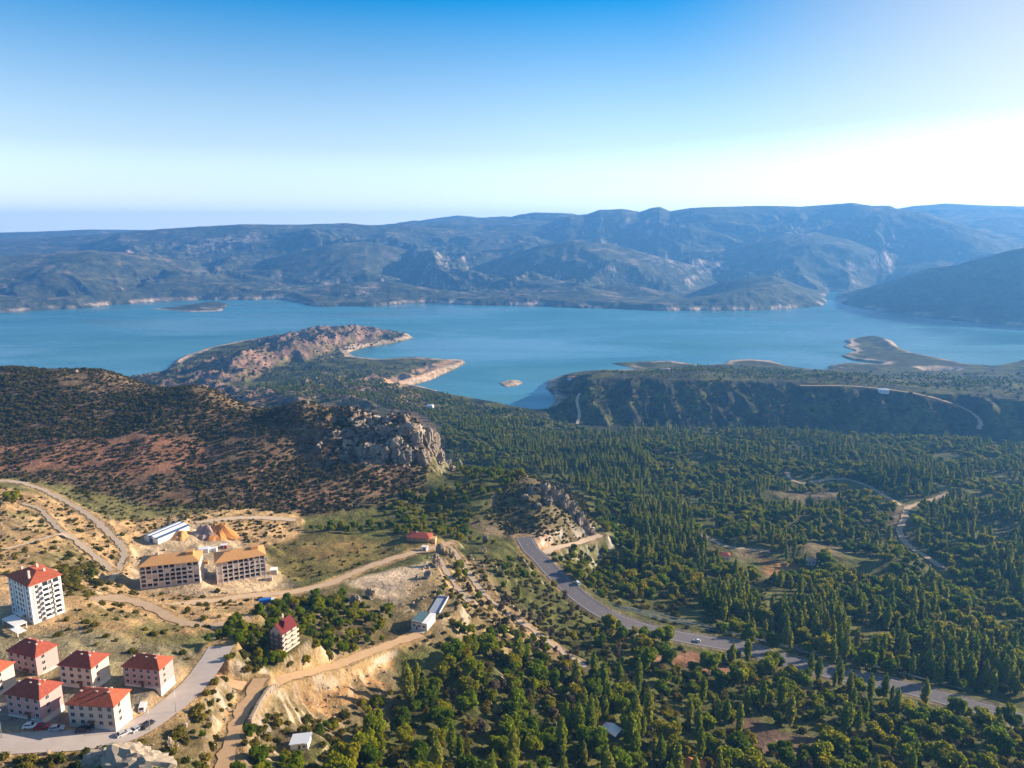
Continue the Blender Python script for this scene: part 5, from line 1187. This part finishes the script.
for f_ in np.linspace(.3, .985, 46):
    gz = H(PX * f_, PY * f_); lz = CAM_Z + (PZ + HT * .8 - CAM_Z) * f_; vis &= gz < lz
vis &= (QX > -6) & (QX < 1030) & (QY < 774) & (QY > 200)
score = np.where(vis, HT / QD, 0)
ZONE_TXT = dict(valley='in the valley woods beyond the main road', below='on the wooded slope below the main road', roadside='lining the main road', slope='on the scrubby spur left of the main road', inlet='in the woods by the inlet',
    hill='on the brown scrub hill', hollow='in the shaded hollow behind the knoll', knoll='on the rocky knoll', terraces='on the bare tan terraces', meadow='around the green meadow', chalet='round the maroon-roofed house',
    bank='on the bank below the street and dirt road', houses='between the red-roofed houses and the street', bluff='on the dark bluff by the lake', headland='on the long headland in the lake', lone='beside the pale track at the left edge', lone2='in front of the white tower', outside='outside the wooded slope')
LOOK = dict(broad='round green broadleaf tree', poplar='slender upright poplar', bare='dry brownish tree', shrub='low olive-green shrub', maquis='low dark scrub bush')
CATS = dict(broad='tree', poplar='poplar', bare='tree', shrub='shrub', maquis='bush')
LANDM = [('the little white-roofed shack', SITE['shack']['loc']), ('the pale-roofed shed below the earth cut', SITE['hut']['loc']), ('the flat-roofed house', SITE['ruin']['loc']), ('the maroon-roofed house', SITE['chalet']['loc']), ('the farmhouse', SITE['farm']['loc']),
         ('the white tower', SITE['tower']['loc']), ('the striped shed', SITE['shed']['loc']), ('the big boulder', hit(130, 766)), ('the white kiosk', SITE['kiosk']['loc']), ('the white van on the verge', hit(577, 584)), ('the orange-roofed cottage', SITE['edge_house']['loc']),
         ('the blue lorry', hit(268, 604)), ('the block-shaped monument', hit(593, 533)), ('the right unfinished building', SITE['shell_b']['loc'])]
stuff_pts = {}
for kd, K in KINDS.items():
    ids = np.nonzero(KD == kd)[0]; ids = ids[np.argsort(-score[ids])]
    ind = [i for i in ids[:K['cap']] if score[i] > 0]; rest = [i for i in ids if i not in set(ind)]
    stuff_pts[kd] = rest; K['objs'] = []
    lab = {}
    for nm_, q in LANDM:
        if not ind: break
        d_ = [math.hypot(PX[i] - q.x, PY[i] - q.y) for i in ind]; j = int(np.argmin(d_))
        if d_[j] < 22 and ind[j] not in lab: lab[ind[j]] = f'{LOOK[kd]} standing closest to {nm_}'
    for zn in ZONE_TXT:
        zi = [i for i in ind if PLANTS[i][4] == zn and i not in lab]
        if len(zi) == 1: lab[zi[0]] = f'{LOOK[kd]} {ZONE_TXT[zn]}'
        elif len(zi) > 3:
            for txt, key in (('leftmost', lambda i: QX[i]), ('rightmost', lambda i: -QX[i]), ('tallest', lambda i: -HT[i]), ('nearest', lambda i: -QY[i])):
                c_ = [i for i in zi if i not in lab]; b_ = min(c_, key=key); lab[b_] = f'{txt} {LOOK[kd]} {ZONE_TXT[zn]}'
    cell = {}
    for zn in set(PLANTS[i][4] for i in ind):
        zi = [i for i in ind if PLANTS[i][4] == zn]; xq, yq, hq = (np.quantile([q[i] for i in zi], (.34, .67)) for q in (QX, QY, HT))
        for i in zi:
            pos = ('upper', 'middle', 'lower')[int(np.searchsorted(yq, QY[i]))] + ' ' + ('left', 'centre', 'right')[int(np.searchsorted(xq, QX[i]))]
            cell[i] = f"{('small', 'mid-sized', 'large')[int(np.searchsorted(hq, HT[i]))]} {LOOK[kd]} {ZONE_TXT[zn]}, {pos}" if len(zi) > 8 else f'{LOOK[kd]} {ZONE_TXT[zn]}'
    base = {}
    for n_, i in enumerate(ind):
        var = n_ % len(K['crowns']); zn = PLANTS[i][4]; l_ = lab.get(i, cell[i]); s_ = PS_[i]; rz = random.uniform(0, 6.28)
        loc = (PX[i], PY[i], PZ[i] - .15); grp = f"{K['name'].replace('_', ' ')}s {ZONE_TXT[zn]}"; sc_ = (s_ * random.uniform(.88, 1.14), s_ * random.uniform(.88, 1.14), s_)
        if K['trunk'] is None:
            o = link(K['name'], K['crowns'][var]); o.location = loc; o.rotation_euler = (0, 0, rz); o.scale = sc_; tag(o, l_, CATS[kd], grp); K['objs'].append(o)
        elif var not in base:
            o = thing(K['name'], l_, CATS[kd], loc, rz, grp); o.scale = sc_
            c = link('crown', K['crowns'][var], None, o); link('trunk', K['trunk'], None, o); base[var] = o; K['objs'].append(c)
        else: o = dup(base[var], loc, rz, l_, CATS[kd], grp, sc_)
    print(kd, 'individual', len(ind), 'mass', len(rest))

def mass(name, label, cat, ids, srcs):
    """one object for the countless rest: real crowns instanced on points"""
    me = bpy.data.meshes.new(name); n_ = len(ids)
    co = np.stack([PX[ids], PY[ids], PZ[ids] - .1], -1).astype(np.float32); me.vertices.add(n_); me.vertices.foreach_set('co', co.ravel())
    sc_ = me.attributes.new('plant_scale', 'FLOAT_VECTOR', 'POINT'); s_ = PS_[ids][:, None] * np.concatenate([rng.uniform(.86, 1.16, (n_, 2)), np.ones((n_, 1))], 1); sc_.data.foreach_set('vector', s_.astype(np.float32).ravel())
    ro = me.attributes.new('plant_turn', 'FLOAT_VECTOR', 'POINT'); q = np.zeros((n_, 3), np.float32); q[:, 2] = rng.uniform(0, 6.28, n_); ro.data.foreach_set('vector', q.ravel())
    ix = me.attributes.new('plant_kind', 'INT', 'POINT'); ix.data.foreach_set('value', rng.integers(0, len(srcs), n_).astype(np.int32))
    o = link(name, me); tag(o, label, cat, None, 'stuff')
    nt = bpy.data.node_groups.new(name + '_scatter', 'GeometryNodeTree'); nt.interface.new_socket('Geometry', in_out='INPUT', socket_type='NodeSocketGeometry'); nt.interface.new_socket('Geometry', in_out='OUTPUT', socket_type='NodeSocketGeometry')
    gi, go = nt.nodes.new('NodeGroupInput'), nt.nodes.new('NodeGroupOutput'); ip = nt.nodes.new('GeometryNodeInstanceOnPoints'); jn = nt.nodes.new('GeometryNodeJoinGeometry')
    for s in srcs[::-1]:
        on = nt.nodes.new('GeometryNodeObjectInfo'); on.transform_space = 'ORIGINAL'; on.inputs['Object'].default_value = s; on.inputs['As Instance'].default_value = True; nt.links.new(on.outputs['Geometry'], jn.inputs[0])
    def attr(nm, ty):
        a = nt.nodes.new('GeometryNodeInputNamedAttribute'); a.data_type = ty; a.inputs['Name'].default_value = nm; return a.outputs['Attribute']
    e2 = nt.nodes.new('FunctionNodeEulerToRotation'); nt.links.new(attr('plant_turn', 'FLOAT_VECTOR'), e2.inputs[0])
    nt.links.new(gi.outputs[0], ip.inputs['Points']); nt.links.new(jn.outputs[0], ip.inputs['Instance']); ip.inputs['Pick Instance'].default_value = True
    nt.links.new(attr('plant_kind', 'INT'), ip.inputs['Instance Index']); nt.links.new(e2.outputs[0], ip.inputs['Rotation']); nt.links.new(attr('plant_scale', 'FLOAT_VECTOR'), ip.inputs['Scale']); nt.links.new(ip.outputs[0], go.inputs[0])
    md = o.modifiers.new('scatter', 'NODES'); md.node_group = nt
    return o
def uniq(k):
    seen = {}
    for o in KINDS[k]['objs']: seen.setdefault(o.data.name, o)
    return list(seen.values())
for kd, nm_, lab_, ct in (('broad', 'woodland', 'green broadleaf woods filling the valley and slopes round the main road', 'woods'), ('poplar', 'poplar_woods', 'slender poplars scattered in rows through the valley woods', 'poplars'), ('bare', 'dry_thicket', 'dry brownish thicket among the green trees of the slopes', 'thicket'),
                          ('shrub', 'shrubs', 'olive-green shrubs scattered over the banks, terraces and spur', 'shrubs'), ('maquis', 'scrub', 'dark low scrub covering the brown hill and the knoll', 'scrub')):
    if len(stuff_pts[kd]): mass(nm_, lab_, ct, np.array(stuff_pts[kd]), uniq(kd))
# small loose stones on the bare ground
ST = []
def stones(px, n_, lo_, hi_, seed):
    P = wpoly(px); r_ = random.Random(seed); xs_ = [p[0] for p in P]; ys_ = [p[1] for p in P]; k = 0
    while k < n_:
        x, y = r_.uniform(min(xs_), max(xs_)), r_.uniform(min(ys_), max(ys_)); k += 1
        if pts_in(P, np.array([x]), np.array([y]))[0] and road_dist(np.array([x]), np.array([y]))[0] > .5 and all(math.hypot(x - bx, y - by) > br for bx, by, br in BLD): ST.append((x, y, lo_ + (hi_ - lo_) * r_.random() ** 3))
stones("300 405; 400 413; 436 432; 445 465; 380 480; 320 455", 700, .8, 3.6, 1); stones("505 480; 560 482; 598 530; 560 545; 500 520", 320, .6, 2.2, 2); stones("430 550; 500 560; 540 620; 440 620; 400 610", 420, .4, 1.8, 3)
stones("-40 752; 160 735; 215 680; 255 690; 225 780; -40 800", 420, .3, 1.3, 4); stones("-40 500; 120 520; 290 520; 280 600; 130 640; -40 640", 700, .3, 1.6, 5); stones("60 370; 180 378; 300 402; 240 400; 100 384", 500, .8, 3.0, 6); stones("296 690; 390 655; 390 680; 330 722", 160, .3, 1.2, 7)
V, Fc = [], []; protos = []
for k in range(4):
    me_ = rock_mesh('stone_form', 1, 1, .8, 200 + k, 2); protos.append((np.array([v.co for v in me_.vertices]), [tuple(p.vertices) for p in me_.polygons])); bpy.data.meshes.remove(me_)
sx_ = np.array([s[0] for s in ST]); sy_ = np.array([s[1] for s in ST]); sz_ = H(sx_, sy_)
for k, (x, y, s) in enumerate(ST):
    v_, f_ = protos[k % 4]; a = random.uniform(0, 6.28); c_, s2 = math.cos(a), math.sin(a); b = len(V)
    V += [(x + s * (p[0] * c_ - p[1] * s2), y + s * (p[0] * s2 + p[1] * c_), sz_[k] + s * (p[2] + .25)) for p in v_]; Fc += [tuple(b + i for i in q) for q in f_]
me = bpy.data.meshes.new('loose_stones'); me.from_pydata(V, [], Fc); me.update(); o = link('loose_stones', me, M_ROCKM, None, 'stuff'); tag(o, 'pale loose stones strewn over the hill, spur and terraces', 'stones')
# ------------------------------------------------------------------ air, sun, sky, camera
me = bpy.data.meshes.new('haze')
x0, x1, y0, y1, z0, z1 = -12600, 12600, -900, 12600, -40, float(Z.max()) + 6
me.from_pydata([(x0, y0, z0), (x1, y0, z0), (x1, y1, z0), (x0, y1, z0), (x0, y0, z1), (x1, y0, z1), (x1, y1, z1), (x0, y1, z1)], [],
               [(3, 2, 1, 0), (4, 5, 6, 7), (0, 1, 5, 4), (1, 2, 6, 5), (2, 3, 7, 6), (3, 0, 4, 7)])
M_HAZE, nt = mat('haze')
out = N(nt, 'ShaderNodeOutputMaterial'); pv = N(nt, 'ShaderNodeVolumePrincipled')
pv.inputs['Color'].default_value = HAZE_COL; pv.inputs['Density'].default_value = HAZE_D; pv.inputs['Anisotropy'].default_value = HAZE_G
L(nt, pv.outputs[0], out.inputs['Volume'])
link('haze', me, M_HAZE, kind='stuff')

w = bpy.data.worlds.new('World'); SC.world = w; w.use_nodes = True
nt = w.node_tree; nt.nodes.clear()
sk = N(nt, 'ShaderNodeTexSky', sky_type='NISHITA', sun_disc=False, sun_elevation=SUN_EL, sun_rotation=SUN_AZ, altitude=1300, air_density=SKY_AIR, dust_density=SKY_DUST, ozone_density=SKY_OZ)
tc = N(nt, 'ShaderNodeTexCoord'); sp = N(nt, 'ShaderNodeSeparateXYZ'); L(nt, tc.outputs['Generated'], sp.inputs[0])
zx = N(nt, 'ShaderNodeMath', operation='MAXIMUM'); L(nt, sp.outputs['Z'], zx.inputs[0]); zx.inputs[1].default_value = .012
cm = N(nt, 'ShaderNodeCombineXYZ'); L(nt, sp.outputs['X'], cm.inputs['X']); L(nt, sp.outputs['Y'], cm.inputs['Y']); L(nt, zx.outputs[0], cm.inputs['Z']); L(nt, cm.outputs[0], sk.inputs['Vector'])
ms = N(nt, 'ShaderNodeMapRange', i_From_Min=.02, i_From_Max=.28, i_To_Min=SAT0, i_To_Max=SAT1); L(nt, sp.outputs['Z'], ms.inputs['Value'])
hs = N(nt, 'ShaderNodeHueSaturation', i_Hue=SKY_HUE); L(nt, sk.outputs[0], hs.inputs['Color']); 
ms2 = N(nt, 'ShaderNodeMapRange', i_From_Min=.30, i_From_Max=.7, i_To_Min=SAT1, i_To_Max=.95); L(nt, sp.outputs['Z'], ms2.inputs['Value'])
mn = N(nt, 'ShaderNodeMath', operation='MINIMUM'); L(nt, ms.outputs[0], mn.inputs[0]); L(nt, ms2.outputs[0], mn.inputs[1]); 
dp = N(nt, 'ShaderNodeVectorMath', operation='DOT_PRODUCT'); L(nt, tc.outputs['Generated'], dp.inputs[0]); dp.inputs[1].default_value = (math.sin(SUN_AZ) * math.cos(SUN_EL), math.cos(SUN_AZ) * math.cos(SUN_EL), math.sin(SUN_EL))
mg = N(nt, 'ShaderNodeMapRange', i_From_Min=.5, i_From_Max=.92, i_To_Min=1.0, i_To_Max=.2, interpolation_type='SMOOTHSTEP'); L(nt, dp.outputs['Value'], mg.inputs['Value'])
mw = N(nt, 'ShaderNodeMath', operation='MULTIPLY'); L(nt, mn.outputs[0], mw.inputs[0]); L(nt, mg.outputs[0], mw.inputs[1]); L(nt, mw.outputs[0], hs.inputs['Saturation'])
mv = N(nt, 'ShaderNodeMapRange', i_From_Min=.35, i_From_Max=.85, i_To_Min=1.0, i_To_Max=.72, interpolation_type='SMOOTHSTEP'); L(nt, dp.outputs['Value'], mv.inputs['Value'])
vz = N(nt, 'ShaderNodeMapRange', i_From_Min=.06, i_From_Max=.24, i_To_Min=1.15, i_To_Max=0.0, interpolation_type='SMOOTHSTEP'); L(nt, sp.outputs['Z'], vz.inputs['Value'])
mxv = N(nt, 'ShaderNodeMath', operation='MAXIMUM'); L(nt, mv.outputs[0], mxv.inputs[0]); L(nt, vz.outputs[0], mxv.inputs[1]); L(nt, mxv.outputs[0], hs.inputs['Value'])
bg = N(nt, 'ShaderNodeBackground', i_Strength=SKY_S); ow = N(nt, 'ShaderNodeOutputWorld')
L(nt, hs.outputs[0], bg.inputs['Color']); L(nt, bg.outputs[0], ow.inputs['Surface'])
sd = bpy.data.lights.new('sun', 'SUN'); sd.energy = SUN_S; sd.angle = R(.5); sd.color = (1, .84, .64)
so = bpy.data.objects.new('sun', sd); COL.objects.link(so)
dvec = Vector((math.sin(SUN_AZ) * math.cos(SUN_EL), math.cos(SUN_AZ) * math.cos(SUN_EL), math.sin(SUN_EL)))
so.rotation_euler = dvec.to_track_quat('Z', 'Y').to_euler(); so.location = (0, 0, 900)
cd = bpy.data.cameras.new('camera'); cd.sensor_width = 36; cd.lens = 36 * F / 1024; cd.clip_start = 1; cd.clip_end = 60000
co = bpy.data.objects.new('camera', cd); COL.objects.link(co); co.location = (0, 0, CAM_Z); co.rotation_euler = (R(90) - PITCH, 0, 0)
SC.camera = co
SC.view_settings.view_transform = 'Standard'; SC.view_settings.look = 'None'; SC.view_settings.exposure = EXPO; SC.view_settings.gamma = 1; SC.view_settings.use_curve_mapping = False
SC.cycles.use_denoising = True; SC.cycles.max_bounces = 6; SC.cycles.diffuse_bounces = 3; SC.cycles.volume_bounces = 1; SC.cycles.transparent_max_bounces = 6
SC.cycles.use_adaptive_sampling = True; SC.cycles.sample_clamp_indirect = 6
